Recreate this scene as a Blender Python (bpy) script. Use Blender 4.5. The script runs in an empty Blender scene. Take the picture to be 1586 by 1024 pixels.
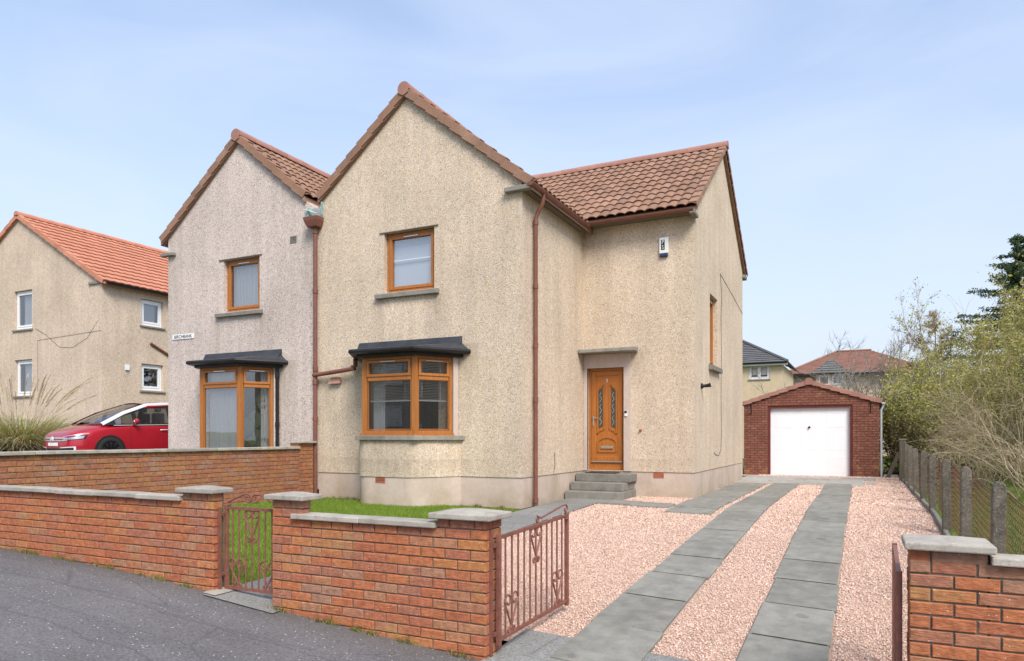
import bpy, bmesh, math, random
import numpy as np
from mathutils import Vector, Matrix

R = math.radians
random.seed(7)
rng = np.random.default_rng(7)
scene = bpy.context.scene
COL = scene.collection

# ------------------------------------------------------------------ camera, sky, sun, exposure
CAM_H = 1.65
cam_d = bpy.data.cameras.new('camera')
cam = bpy.data.objects.new('camera', cam_d)
COL.objects.link(cam)
cam.location = (0, 0, CAM_H)
cam.rotation_euler = (R(90), 0, R(26.2))
cam_d.sensor_width = 36
cam_d.lens = 36 * 1103 / 1586
cam_d.shift_y = (676 - 512) / 1586
cam_d.clip_start = 0.05
cam_d.clip_end = 2000
scene.camera = cam

SUN_EL, SUN_AZ = 47.0, 136.0        # azimuth: clockwise from +Y (into the picture)
world = bpy.data.worlds.new('World')
scene.world = world
world.use_nodes = True
wn, wl = world.node_tree.nodes, world.node_tree.links
wn.clear()
w_out = wn.new('ShaderNodeOutputWorld')
w_bg = wn.new('ShaderNodeBackground')
w_bg.inputs['Strength'].default_value = 0.145
w_sky = wn.new('ShaderNodeTexSky')
w_sky.sky_type = 'NISHITA'
w_sky.sun_disc = False
w_sky.sun_elevation = R(SUN_EL)
w_sky.sun_rotation = R(SUN_AZ)
w_sky.air_density = 1.0
w_sky.dust_density = 1.2
w_sky.ozone_density = 1.35
w_tc = wn.new('ShaderNodeTexCoord')
w_sep = wn.new('ShaderNodeSeparateXYZ')
wl.new(w_tc.outputs['Generated'], w_sep.inputs[0])
# thin high cloud: noise on a flattened dome, denser towards the horizon
w_map = wn.new('ShaderNodeMapping')
w_map.inputs['Scale'].default_value = (1.0, 1.6, 4.2)
w_map.inputs['Rotation'].default_value = (0.1, 0.12, 0.5)
wl.new(w_tc.outputs['Generated'], w_map.inputs[0])
w_noise = wn.new('ShaderNodeTexNoise')
w_noise.inputs['Scale'].default_value = 1.6
w_noise.inputs['Detail'].default_value = 7
w_noise.inputs['Roughness'].default_value = 0.5
w_noise.inputs['Distortion'].default_value = 0.7
wl.new(w_map.outputs[0], w_noise.inputs['Vector'])
w_ramp = wn.new('ShaderNodeMapRange')
w_ramp.inputs['From Min'].default_value = 0.42
w_ramp.inputs['From Max'].default_value = 0.68
w_ramp.inputs['To Min'].default_value = 0.24
w_ramp.inputs['To Max'].default_value = 0.47
wl.new(w_noise.outputs['Fac'], w_ramp.inputs['Value'])
w_hz = wn.new('ShaderNodeMapRange')
w_hz.inputs['From Min'].default_value = 0.0
w_hz.inputs['From Max'].default_value = 0.50
w_hz.inputs['To Min'].default_value = 0.97
w_hz.inputs['To Max'].default_value = 0.0
wl.new(w_sep.outputs['Z'], w_hz.inputs['Value'])
w_mix = wn.new('ShaderNodeMix'); w_mix.data_type = 'RGBA'
wl.new(w_ramp.outputs[0], w_mix.inputs['Factor'])
wl.new(w_sky.outputs[0], w_mix.inputs['A'])
w_mix.inputs['B'].default_value = (3.7, 4.05, 4.75, 1)
w_mix2 = wn.new('ShaderNodeMix'); w_mix2.data_type = 'RGBA'
wl.new(w_hz.outputs[0], w_mix2.inputs['Factor'])
wl.new(w_mix.outputs['Result'], w_mix2.inputs['A'])
w_mix2.inputs['B'].default_value = (2.75, 2.98, 3.5, 1)
wl.new(w_mix2.outputs['Result'], w_bg.inputs['Color'])
wl.new(w_bg.outputs[0], w_out.inputs['Surface'])

sun_d = bpy.data.lights.new('sun', 'SUN')
sun_d.energy = 2.25
sun_d.angle = R(24)
sun_d.color = (1.0, 0.95, 0.87)
sun = bpy.data.objects.new('sun', sun_d)
COL.objects.link(sun)
sun.location = (20, -10, 30)
_sd = Vector((math.sin(R(SUN_AZ)) * math.cos(R(SUN_EL)), math.cos(R(SUN_AZ)) * math.cos(R(SUN_EL)), math.sin(R(SUN_EL))))
sun.rotation_euler = _sd.to_track_quat('Z', 'Y').to_euler()

scene.view_settings.view_transform = 'Standard'
scene.view_settings.look = 'None'
scene.view_settings.gamma = 1
scene.view_settings.use_curve_mapping = False
scene.view_settings.exposure = 0.86
scene.render.engine = 'CYCLES'
scene.cycles.use_denoising = True
scene.cycles.max_bounces = 6
scene.cycles.transparent_max_bounces = 12
scene.cycles.caustics_reflective = False
scene.cycles.caustics_refractive = False

# ------------------------------------------------------------------ materials
def nd(nt, kind, **kw):
    n = nt.nodes.new(kind)
    for k, v in kw.items():
        if k in n.inputs:
            n.inputs[k].default_value = v
        else:
            setattr(n, k, v)
    return n

def new_mat(name, rough=0.8, color=(0.5, 0.5, 0.5), metallic=0.0, spec=0.3):
    m = bpy.data.materials.new(name)
    m.use_nodes = True
    nt = m.node_tree
    b = nt.nodes['Principled BSDF']
    b.inputs['Base Color'].default_value = (*color, 1)
    b.inputs['Roughness'].default_value = rough
    b.inputs['Metallic'].default_value = metallic
    b.inputs['Specular IOR Level'].default_value = spec
    return m, nt, b

def ramp(nt, fac, stops, interp='LINEAR'):
    r = nt.nodes.new('ShaderNodeValToRGB')
    r.color_ramp.interpolation = interp
    el = r.color_ramp.elements
    while len(el) < len(stops):
        el.new(0.5)
    for e, (p, c) in zip(el, stops):
        e.position = p
        e.color = (*c, 1) if len(c) == 3 else c
    nt.links.new(fac, r.inputs[0])
    return r.outputs[0]

def mixc(nt, fac, a, b, mode='MIX'):
    m = nt.nodes.new('ShaderNodeMix')
    m.data_type = 'RGBA'
    m.blend_type = mode
    for sock, v in ((m.inputs['Factor'], fac), (m.inputs['A'], a), (m.inputs['B'], b)):
        if isinstance(v, (int, float)):
            sock.default_value = v
        elif isinstance(v, tuple):
            sock.default_value = (*v, 1)
        else:
            nt.links.new(v, sock)
    return m.outputs['Result']

def pos(nt, scale=(1, 1, 1), local=False):
    if local:
        src = nt.nodes.new('ShaderNodeTexCoord').outputs['Object']
    else:
        src = nt.nodes.new('ShaderNodeNewGeometry').outputs['Position']
    mp = nt.nodes.new('ShaderNodeMapping')
    mp.inputs['Scale'].default_value = scale
    nt.links.new(src, mp.inputs[0])
    return mp.outputs[0]

def noise(nt, vec, scale, detail=4, rough=0.55, dist=0.0):
    n = nd(nt, 'ShaderNodeTexNoise', Scale=scale, Detail=detail, Roughness=rough, Distortion=dist)
    nt.links.new(vec, n.inputs['Vector'])
    return n.outputs['Fac']

def voro(nt, vec, scale, feature='F1'):
    n = nd(nt, 'ShaderNodeTexVoronoi', Scale=scale)
    n.feature = feature
    nt.links.new(vec, n.inputs['Vector'])
    return n

def bump(nt, b, h, strength=0.4, dist=0.01, chain=None):
    n = nd(nt, 'ShaderNodeBump', Strength=strength, Distance=dist)
    nt.links.new(h, n.inputs['Height'])
    if chain is not None:
        nt.links.new(chain, n.inputs['Normal'])
    nt.links.new(n.outputs[0], b.inputs['Normal'])
    return n.outputs[0]

def sepz(nt):
    g = nt.nodes.new('ShaderNodeNewGeometry')
    s = nt.nodes.new('ShaderNodeSeparateXYZ')
    nt.links.new(g.outputs['Position'], s.inputs[0])
    return s.outputs

def _math(nt, op, a, b=None, cl=False):
    n = nt.nodes.new('ShaderNodeMath'); n.operation = op; n.use_clamp = cl
    for i, v in enumerate((a, b)):
        if v is None: continue
        if isinstance(v, (int, float)): n.inputs[i].default_value = v
        else: nt.links.new(v, n.inputs[i])
    return n.outputs[0]

def objrand(nt):
    return nt.nodes.new('ShaderNodeObjectInfo').outputs['Random']

def vary(nt, col, vec, scale, lo, hi, detail=4):
    f = noise(nt, vec, scale, detail)
    g = ramp(nt, f, [(0.25, (lo,) * 3), (0.75, (hi,) * 3)])
    return mixc(nt, 1.0, col, g, 'MULTIPLY')

def stained(nt, c, p, marks, col=(0.30, 0.245, 0.18)):
    """run-off marks: (x, y, half width, z top, length, strength), ragged by noise"""
    s = sepz(nt)
    rag = noise(nt, pos(nt, (9, 9, 1.1)), 1.0, 6, 0.65)
    M = lambda op, a, b=None, cl=False: _math(nt, op, a, b, cl)
    tot = None
    for (x, y, hw, zt, L, k) in marks:
        dx = M('ABSOLUTE', M('SUBTRACT', s['X'], x)); dy = M('ABSOLUTE', M('SUBTRACT', s['Y'], y))
        fx = M('SUBTRACT', 1.0, M('DIVIDE', M('MAXIMUM', dx, dy), hw), True)
        fz = M('DIVIDE', M('SUBTRACT', s['Z'], zt - L), L, True)
        up = M('GREATER_THAN', zt, s['Z'])
        f = M('MULTIPLY', M('MULTIPLY', M('MULTIPLY', M('POWER', fx, .6), fz), up), k)
        tot = f if tot is None else M('ADD', tot, f)
    f = M('MULTIPLY', tot, M('MULTIPLY', M('SUBTRACT', rag, .26, True), 3.2), True)
    return mixc(nt, f, c, col)

def harling(name, stops, stain=(0.84, 1.05), fine=62, marks=()):
    """pebble-dash render: chips of several colours pressed into mortar"""
    m, nt, b = new_mat(name, 0.95, spec=0.15)
    p = pos(nt)
    v = voro(nt, p, fine)
    sep = nt.nodes.new('ShaderNodeSeparateColor')
    nt.links.new(v.outputs['Color'], sep.inputs[0])
    c1 = ramp(nt, sep.outputs[0], stops, 'CONSTANT')
    v2 = voro(nt, p, fine * 1.9)
    sep2 = nt.nodes.new('ShaderNodeSeparateColor')
    nt.links.new(v2.outputs['Color'], sep2.inputs[0])
    c2 = ramp(nt, sep2.outputs[1], stops, 'CONSTANT')
    c = mixc(nt, 0.38, c1, c2)
    c = vary(nt, c, p, 0.7, stain[0], stain[1], 6)
    ps = pos(nt, (2.6, 2.6, 0.22))
    c = vary(nt, c, ps, 1.5, 0.86, 1.05, 5)
    c = vary(nt, c, p, 9, 0.93, 1.05, 3)
    if marks: c = stained(nt, c, p, marks)
    nt.links.new(c, b.inputs['Base Color'])
    bump(nt, b, v.outputs['Distance'], 0.35, 0.010)
    return m

HARL = harling('harling_cream', [(0.0, (0.66, 0.525, 0.39)), (0.24, (0.73, 0.615, 0.49)), (0.46, (0.56, 0.41, 0.24)),
               (0.58, (0.67, 0.525, 0.355)), (0.74, (0.49, 0.385, 0.31)), (0.84, (0.80, 0.73, 0.65)), (0.95, (0.27, 0.195, 0.145))],
               marks=[(-6.92, 11, .28, 4.24, 1.1, .75), (-8.22, 11, .22, 4.24, .8, .5), (-6.35, 11, .4, 3.3, 1.3, .55), (-8.85, 11, .35, 3.2, 1.6, .5), (-7.5, 10.3, .7, 1.58, .9, .5), (-5.1, 13.9, .55, 6.0, 1.7, .6), (-5.23, 12.6, .9, 5.9, .7, .4), (-5.4, 11, .3, 5.9, 1.4, .4), (-9.5, 11, .35, 2.7, 2.0, .45), (-7.6, 11, 2.2, 1.25, .36, .5), (-4.1, 14, 1.3, 1.2, .32, .4), (-2.93, 14.2, .5, 6.0, 2.2, .35), (-4.1, 14, .25, 3.35, .9, .6)])
HARL_PINK = harling('harling_pinkish', [(0.0, (0.645, 0.53, 0.465)), (0.25, (0.72, 0.625, 0.56)), (0.48, (0.55, 0.445, 0.385)),
               (0.62, (0.66, 0.55, 0.48)), (0.76, (0.36, 0.295, 0.26)), (0.86, (0.76, 0.71, 0.66)), (0.94, (0.24, 0.19, 0.165))],
               marks=[(-11.2, 11, .25, 4.2, 1.0, .6), (-12.5, 11, .22, 4.2, .9, .5), (-10.6, 11, .4, 3.2, 1.8, .6), (-12.9, 11, .35, 3.2, 1.5, .5), (-13.9, 11, .3, 5.7, 2.2, .4), (-9.9, 11, .25, 5.9, 2.0, .4)])
HARL_TAN = harling('harling_tan', [(0.0, (0.60, 0.475, 0.365)), (0.25, (0.67, 0.545, 0.43)), (0.5, (0.52, 0.40, 0.295)),
               (0.7, (0.62, 0.49, 0.37)), (0.86, (0.75, 0.64, 0.53)), (0.95, (0.38, 0.29, 0.215))], fine=34)

def plaster(name, col, dirt=(0.55, 0.45, 0.36), algae=False):
    m, nt, b = new_mat(name, 0.85, spec=0.2)
    p = pos(nt)
    f = noise(nt, pos(nt, (1.4, 1.4, 0.6)), 1.8, 6, 0.6)
    c = mixc(nt, ramp(nt, f, [(0.42, (0, 0, 0)), (0.72, (0.75,) * 3)]), col, dirt)
    c = vary(nt, c, p, 14, 0.93, 1.05)
    if algae:
        s_ = sepz(nt)
        damp = _math(nt, 'DIVIDE', _math(nt, 'SUBTRACT', .86, s_['Z']), .42, True)
        rag = _math(nt, 'MULTIPLY', _math(nt, 'SUBTRACT', noise(nt, pos(nt, (1.6, 1.6, 2.5)), 1.2, 6, .65), .34, True), 3.0, True)
        c = mixc(nt, _math(nt, 'MULTIPLY', _math(nt, 'MULTIPLY', damp, rag), .75), c, (.35, .28, .165))
    nt.links.new(c, b.inputs['Base Color'])
    bump(nt, b, noise(nt, p, 60, 4), 0.25, 0.004)
    return m
PLINTH = plaster('plinth_paint', (0.565, 0.46, 0.39), (0.40, 0.315, 0.235), algae=True)
SURROUND = plaster('door_surround_plaster', (0.55, 0.45, 0.39), (0.44, 0.35, 0.29))

def brick_mat(name, stops, pale=(0.50, 0.42, 0.36), rough=1.0, groove=(30, 30, 95)):
    m, nt, b = new_mat(name, 0.95, spec=0.12)
    r = objrand(nt)
    c = ramp(nt, r, stops)
    p = pos(nt)
    c = vary(nt, c, p, 22, 0.68, 1.25, 6)
    lich = noise(nt, p, 3.1, 7, 0.65)
    c = mixc(nt, ramp(nt, lich, [(0.56, (0, 0, 0)), (0.70, (0.6,) * 3)]), c, (0.45, 0.27, 0.10))
    spots = noise(nt, p, 17, 7, 0.7)
    c = mixc(nt, ramp(nt, spots, [(0.63, (0, 0, 0)), (0.74, (0.6,) * 3)]), c, pale)
    v = voro(nt, p, 46)
    dots = ramp(nt, v.outputs['Distance'], [(0.10, (1, 1, 1)), (0.17, (0, 0, 0))])
    sepc = nt.nodes.new('ShaderNodeSeparateColor'); nt.links.new(v.outputs['Color'], sepc.inputs[0])
    few = ramp(nt, sepc.outputs[2], [(0.78, (0, 0, 0)), (0.8, (1, 1, 1))])
    dm = mixc(nt, 1.0, dots, few, 'MULTIPLY')
    c = mixc(nt, dm, c, (0.62, 0.57, 0.50))
    nt.links.new(c, b.inputs['Base Color'])
    h = noise(nt, pos(nt, groove), 1.0, 6, 0.65)
    bump(nt, b, h, 0.9 * rough, 0.012)
    return m
BRICK = brick_mat('brick_rustic_red', [(0.0, (0.40, 0.135, 0.07)), (0.25, (0.475, 0.172, 0.078)), (0.5, (0.425, 0.15, 0.08)),
                  (0.70, (0.385, 0.17, 0.11)), (0.86, (0.50, 0.205, 0.08)), (1.0, (0.37, 0.20, 0.135))])
BRICK_OLD = brick_mat('brick_weathered', [(0.0, (0.34, 0.135, 0.08)), (0.3, (0.39, 0.165, 0.085)), (0.6, (0.41, 0.19, 0.088)),
                  (0.8, (0.34, 0.155, 0.105)), (1.0, (0.37, 0.21, 0.145))], pale=(0.52, 0.44, 0.36))
BRICK_GAR = brick_mat('brick_dark_red', [(0.0, (0.225, 0.09, 0.063)), (0.4, (0.26, 0.105, 0.075)), (0.7, (0.20, 0.082, 0.06)),
                  (1.0, (0.275, 0.125, 0.09))], pale=(0.33, 0.17, 0.12), rough=0.4)

def simple(name, col, rough=0.8, lo=0.85, hi=1.1, scale=8, bs=0.2, bsc=40, metallic=0.0, spec=0.3, local=False):
    m, nt, b = new_mat(name, rough, metallic=metallic, spec=spec)
    p = pos(nt, local=local)
    rgb = nt.nodes.new('ShaderNodeRGB'); rgb.outputs[0].default_value = (*col, 1)
    c = vary(nt, rgb.outputs[0], p, scale, lo, hi, 6)
    nt.links.new(c, b.inputs['Base Color'])
    if bs:
        bump(nt, b, noise(nt, p, bsc, 4), bs, 0.004)
    return m
MORTAR = simple('mortar_grey', (0.155, 0.125, 0.10), 0.95, 0.7, 1.2, 20)
MORTAR_PALE = simple('mortar_pale', (0.30, 0.25, 0.20), 0.95, 0.7, 1.2, 20)
MORTAR_RED = simple('mortar_reddish', (0.14, 0.065, 0.05), 0.95, 0.7, 1.25, 20)

def stone(name, col, lichen=(0.20, 0.19, 0.15), light=(0.5, 0.48, 0.43), rnd=.14, scale=1.0, bs=0.5, drips=False):
    m, nt, b = new_mat(name, 0.92, spec=0.2)
    p = pos(nt)
    rgb = nt.nodes.new('ShaderNodeRGB'); rgb.outputs[0].default_value = (*col, 1)
    c = vary(nt, rgb.outputs[0], p, 6, 0.72, 1.22, 7)
    c = mixc(nt, ramp(nt, noise(nt, p, 11 * scale, 7, 0.7), [(0.55 - .08 * (scale > 1), (0, 0, 0)), (0.72, (0.8,) * 3)]), c, lichen)
    c = mixc(nt, ramp(nt, noise(nt, p, 29 * scale, 6, 0.7), [(0.60 - .06 * (scale > 1), (0, 0, 0)), (0.7, (0.7,) * 3)]), c, light)
    if drips:
        v = voro(nt, p, 2.3)
        sp = nt.nodes.new('ShaderNodeSeparateColor'); nt.links.new(v.outputs['Color'], sp.inputs[0])
        few = _math(nt, 'GREATER_THAN', sp.outputs[0], .62)
        rag = _math(nt, 'ADD', v.outputs['Distance'], _math(nt, 'MULTIPLY', noise(nt, p, 22, 4), .22))
        c = mixc(nt, _math(nt, 'MULTIPLY', _math(nt, 'MULTIPLY', _math(nt, 'LESS_THAN', rag, .25), few), .42), c, (.10, .095, .08))
        s_ = sepz(nt)
        c = mixc(nt, ramp(nt, noise(nt, pos(nt, (5, .7, 1)), 1.0, 5), [(.5, (0, 0, 0)), (.72, (.45,) * 3)]), c, (.16, .155, .125))
    r = ramp(nt, objrand(nt), [(0, (1 - rnd,) * 3), (1, (1 + rnd,) * 3)])
    c = mixc(nt, 1.0, c, r, 'MULTIPLY')
    nt.links.new(c, b.inputs['Base Color'])
    bump(nt, b, noise(nt, p, 70, 5, 0.65), bs, 0.006)
    return m
COPING = stone('coping_concrete', (0.385, 0.35, 0.30), (0.20, 0.18, 0.14), (0.55, 0.52, 0.46), bs=.8)
SILLST = stone('sill_concrete', (0.24, 0.225, 0.195))
STEPST = stone('step_concrete', (0.225, 0.215, 0.19))
SLAB = stone('paving_slab', (0.24, 0.23, 0.20), (0.165, 0.16, 0.135), (0.35, 0.335, 0.295), rnd=.10, drips=True)
SLAB_PALE = stone('paving_slab_pale', (0.36, 0.33, 0.29), (0.25, 0.23, 0.2), (0.45, 0.43, 0.4))
POSTST = stone('post_concrete', (0.165, 0.142, 0.112), (0.045, 0.04, 0.028), (0.46, 0.43, 0.36), scale=2.2, bs=1.0)

def tile_mat(name, stops, lich=0.55):
    m, nt, b = new_mat(name, 0.85, spec=0.2)
    c = ramp(nt, objrand(nt), stops)
    p = pos(nt)
    c = vary(nt, c, p, 2.0, 0.8, 1.15, 6)
    c = vary(nt, c, p, 30, 0.85, 1.12, 5)
    c = mixc(nt, ramp(nt, noise(nt, p, 5, 7, 0.7), [(lich, (0, 0, 0)), (lich + 0.2, (0.7,) * 3)]), c, (0.17, 0.125, 0.105))
    nt.links.new(c, b.inputs['Base Color'])
    bump(nt, b, noise(nt, p, 90, 4), 0.25, 0.004)
    return m
TILE = tile_mat('roof_tile_brown', [(0, (0.272, 0.155, 0.102)), (0.3, (0.315, 0.178, 0.118)), (0.55, (0.245, 0.144, 0.10)), (0.8, (0.295, 0.17, 0.116)), (1, (0.345, 0.205, 0.142))])
RIDGE = tile_mat('ridge_tile_red', [(0, (0.34, 0.172, 0.132)), (1, (0.40, 0.21, 0.165))], 0.6)
TILE_OR = tile_mat('roof_tile_orange', [(0, (0.50, 0.21, 0.13)), (1, (0.56, 0.25, 0.16))], 0.60)
TILE_BG = tile_mat('roof_tile_far_red', [(0, (0.27, 0.14, 0.105)), (1, (0.31, 0.16, 0.12))], 0.6)
SLATE = tile_mat('roof_slate_grey', [(0, (0.12, 0.12, 0.122)), (1, (0.16, 0.16, 0.16))], 0.6)

def wood_mat(name, c0, c1, rough=0.42):
    m, nt, b = new_mat(name, rough, spec=0.4)
    w = noise(nt, pos(nt, (24, 24, 1.6)), 2.0, 6, 0.6)
    c = ramp(nt, w, [(0.3, c0), (0.7, c1)])
    nt.links.new(c, b.inputs['Base Color'])
    return m
OAK = wood_mat('golden_oak', (0.325, 0.112, 0.026), (0.455, 0.178, 0.045))
OAK_DARK = wood_mat('door_oak', (0.33, 0.105, 0.02), (0.46, 0.165, 0.032))
TIMBER = wood_mat('grey_timber', (0.10, 0.085, 0.06), (0.18, 0.15, 0.11), 0.9)
UPVC = simple('white_upvc', (0.78, 0.79, 0.8), 0.35, 0.95, 1.02, 3, 0)
GARDOOR = simple('garage_door_white', (0.88, 0.885, 0.9), 0.4, 0.96, 1.02, 2, 0)
BROWNPIPE = simple('brown_plastic', (0.19, 0.078, 0.055), 0.45, 0.8, 1.25, 5, 0.05)
IRON = simple('painted_iron_brown', (0.215, 0.085, 0.062), 0.5, 0.7, 1.3, 18, 0.25, 120)
MAROON = simple('maroon_paint', (0.15, 0.035, 0.03), 0.5, 0.85, 1.1, 5, 0)
LEAD = simple('bitumen_black', (0.035, 0.037, 0.042), 0.42, 0.7, 1.5, 6, 0.3, 12)
BLACKP = simple('black_plastic', (0.018, 0.018, 0.02), 0.4, 0.8, 1.3, 6, 0.05)
LEADGREY = simple('lead_flashing', (0.36, 0.38, 0.39), 0.5, 0.7, 1.2, 12, 0.3)
COPPERG = simple('green_flashing', (0.25, 0.42, 0.37), 0.6, 0.7, 1.2, 12, 0.2)
CHROME, _nt, _b = new_mat('brushed_metal', 0.28, (0.6, 0.58, 0.55), 1.0)
WHITEPLA = simple('white_plastic', (0.8, 0.8, 0.78), 0.4, 0.96, 1.02, 5, 0)
NAVY = simple('navy_plastic', (0.025, 0.045, 0.11), 0.3, 0.9, 1.1, 5, 0)
INK = simple('black_ink', (0.015, 0.015, 0.017), 0.6, 0.9, 1.1, 5, 0)
TERRA = simple('terracotta', (0.42, 0.15, 0.085), 0.85, 0.8, 1.15, 20, 0.2)
MAUVE = simple('terracotta_vent_pale', (0.40, 0.22, 0.17), 0.85, 0.8, 1.15, 20, 0.2)
GREYGUT = simple('grey_gutter', (0.5, 0.51, 0.52), 0.5, 0.85, 1.1, 6, 0.05)
CREAMWALL = simple('cream_block', (0.58, 0.465, 0.31), 0.9, 0.9, 1.08, 3, 0.2, 10)
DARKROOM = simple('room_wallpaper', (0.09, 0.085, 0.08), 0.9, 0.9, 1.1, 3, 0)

def cloth_mat(name, col):
    m, nt, b = new_mat(name, 0.9, col, spec=0.1)
    c = nd(nt, 'ShaderNodeRGB'); c.outputs[0].default_value = (*col, 1)
    cc = vary(nt, c.outputs[0], pos(nt, (20, 20, 0.4)), 1.2, 0.86, 1.05)
    nt.links.new(cc, b.inputs['Base Color'])
    return m
NET = cloth_mat('net_curtain', (0.88, 0.87, 0.85))
BLIND_SKY = simple('blind_sky_tint', (0.40, 0.43, 0.48), 0.9, 0.96, 1.03, 2, 0)  # blue-grey of the sky's reflection painted into the blind colour

def glass_mat(name, tint=(0.9, 0.93, 0.93), lo=0.14, hi=0.9):
    m = bpy.data.materials.new(name); m.use_nodes = True
    nt = m.node_tree; nt.nodes.clear()
    o = nt.nodes.new('ShaderNodeOutputMaterial')
    tr = nd(nt, 'ShaderNodeBsdfTransparent'); tr.inputs['Color'].default_value = (*tint, 1)
    gl = nd(nt, 'ShaderNodeBsdfGlossy'); gl.inputs['Roughness'].default_value = 0.01
    gl.inputs['Color'].default_value = (0.95, 0.97, 1, 1)
    lw = nd(nt, 'ShaderNodeLayerWeight', Blend=0.35)
    mr = nd(nt, 'ShaderNodeMapRange')
    mr.inputs['To Min'].default_value = lo; mr.inputs['To Max'].default_value = hi
    nt.links.new(lw.outputs['Fresnel'], mr.inputs['Value'])
    p = pos(nt)
    bn = nd(nt, 'ShaderNodeBump', Strength=0.03, Distance=0.02)
    nt.links.new(noise(nt, p, 1.6, 2), bn.inputs['Height'])
    nt.links.new(bn.outputs[0], gl.inputs['Normal'])
    mx = nt.nodes.new('ShaderNodeMixShader')
    nt.links.new(mr.outputs[0], mx.inputs[0]); nt.links.new(tr.outputs[0], mx.inputs[1]); nt.links.new(gl.outputs[0], mx.inputs[2])
    nt.links.new(mx.outputs[0], o.inputs[0])
    return m
GLASS = glass_mat('window_glass', (0.98, 0.99, 0.99), lo=0.17)
CARGLASS = glass_mat('car_glass', (0.55, 0.58, 0.57), 0.16, 0.95)
LEADGLASS = simple('leaded_dark_glass', (0.045, 0.055, 0.05), 0.15, 0.5, 1.6, 40, 0.3, 60, spec=0.6)

def asphalt(name, col, chips=True):
    m, nt, b = new_mat(name, 0.9, spec=0.25)
    p = pos(nt)
    rgb = nt.nodes.new('ShaderNodeRGB'); rgb.outputs[0].default_value = (*col, 1)
    c = vary(nt, rgb.outputs[0], p, 0.8, 0.8, 1.18, 6)
    c = vary(nt, c, p, 55, 0.55, 1.45, 5)
    c = vary(nt, c, pos(nt, (0.35, 2.4, 1)), 1.3, 0.88, 1.12, 4)
    if chips:
        v = voro(nt, p, 30)
        d = ramp(nt, v.outputs['Distance'], [(0.13, (1, 1, 1)), (0.2, (0, 0, 0))])
        sp = nt.nodes.new('ShaderNodeSeparateColor'); nt.links.new(v.outputs['Color'], sp.inputs[0])
        patch = noise(nt, pos(nt, (0.6, 1.6, 1)), 0.9, 3)
        th = nd(nt, 'ShaderNodeMath', operation='GREATER_THAN')
        sm = nd(nt, 'ShaderNodeMath', operation='ADD')
        nt.links.new(sp.outputs[0], sm.inputs[0]); nt.links.new(patch, sm.inputs[1])
        nt.links.new(sm.outputs[0], th.inputs[0]); th.inputs[1].default_value = 1.30
        f = mixc(nt, 1.0, d, th.outputs[0], 'MULTIPLY')
        c = mixc(nt, f, c, (0.62, 0.60, 0.57))
    # hairline cracks and joints
    cr = voro(nt, pos(nt, (0.5, 1.1, 1)), 0.9, 'DISTANCE_TO_EDGE')
    crk = ramp(nt, cr.outputs['Distance'], [(0.0, (0.55,) * 3), (0.008, (1, 1, 1))])
    c = mixc(nt, 0.5, c, mixc(nt, 1.0, c, crk, 'MULTIPLY'))
    if chips:
        s_ = sepz(nt); wv = noise(nt, pos(nt, (1.5, .2, 1)), 1.0, 5)
        for yl, k, wd in ((3.95, .25, .010), (3.35, .4, .012), (2.75, .3, .014)):
            d_ = _math(nt, 'ABSOLUTE', _math(nt, 'SUBTRACT', _math(nt, 'ADD', s_['Y'], _math(nt, 'MULTIPLY', wv, k)), yl))
            c = mixc(nt, _math(nt, 'MULTIPLY', _math(nt, 'LESS_THAN', d_, wd), .38), c, (.075, .07, .07))
        edge = _math(nt, 'MULTIPLY', _math(nt, 'SUBTRACT', s_['Y'], 4.15), 2.6, True)
        grit = noise(nt, p, 13, 7, .7)
        c = mixc(nt, _math(nt, 'MULTIPLY', edge, _math(nt, 'MULTIPLY', grit, 1.1, True)), c, (.085, .075, .06))
    nt.links.new(c, b.inputs['Base Color'])
    bump(nt, b, noise(nt, p, 75, 5, 0.7), 0.7, 0.008)
    return m
ASPHALT = asphalt('pavement_asphalt', (0.145, 0.136, 0.138))
ROADM = asphalt('road_asphalt', (0.09, 0.09, 0.092), False)
PATHM = asphalt('concrete_path', (0.23, 0.225, 0.21), False)

def soil_like(name, c0, c1, scale=18, bs=0.8):
    m, nt, b = new_mat(name, 0.95, spec=0.1)
    p = pos(nt)
    c = ramp(nt, noise(nt, p, scale, 8, 0.7), [(0.3, c0), (0.7, c1)])
    c = vary(nt, c, p, 0.9, 0.75, 1.2, 4)
    nt.links.new(c, b.inputs['Base Color'])
    bump(nt, b, noise(nt, p, 60, 6, 0.7), bs, 0.02)
    return m
JOINT = soil_like('joint_dirt', (0.03, 0.027, 0.02), (0.07, 0.062, 0.045))
SOIL = soil_like('soil', (0.06, 0.045, 0.03), (0.14, 0.11, 0.08))
LAWN = soil_like('lawn_turf', (0.09, 0.15, 0.018), (0.19, 0.28, 0.04), 14)
ROUGHGRASS = soil_like('rough_grass', (0.07, 0.09, 0.02), (0.16, 0.17, 0.05), 9)
GRAVELBED = soil_like('gravel_bed', (0.42, 0.27, 0.205), (0.62, 0.45, 0.355), 60)

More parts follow.
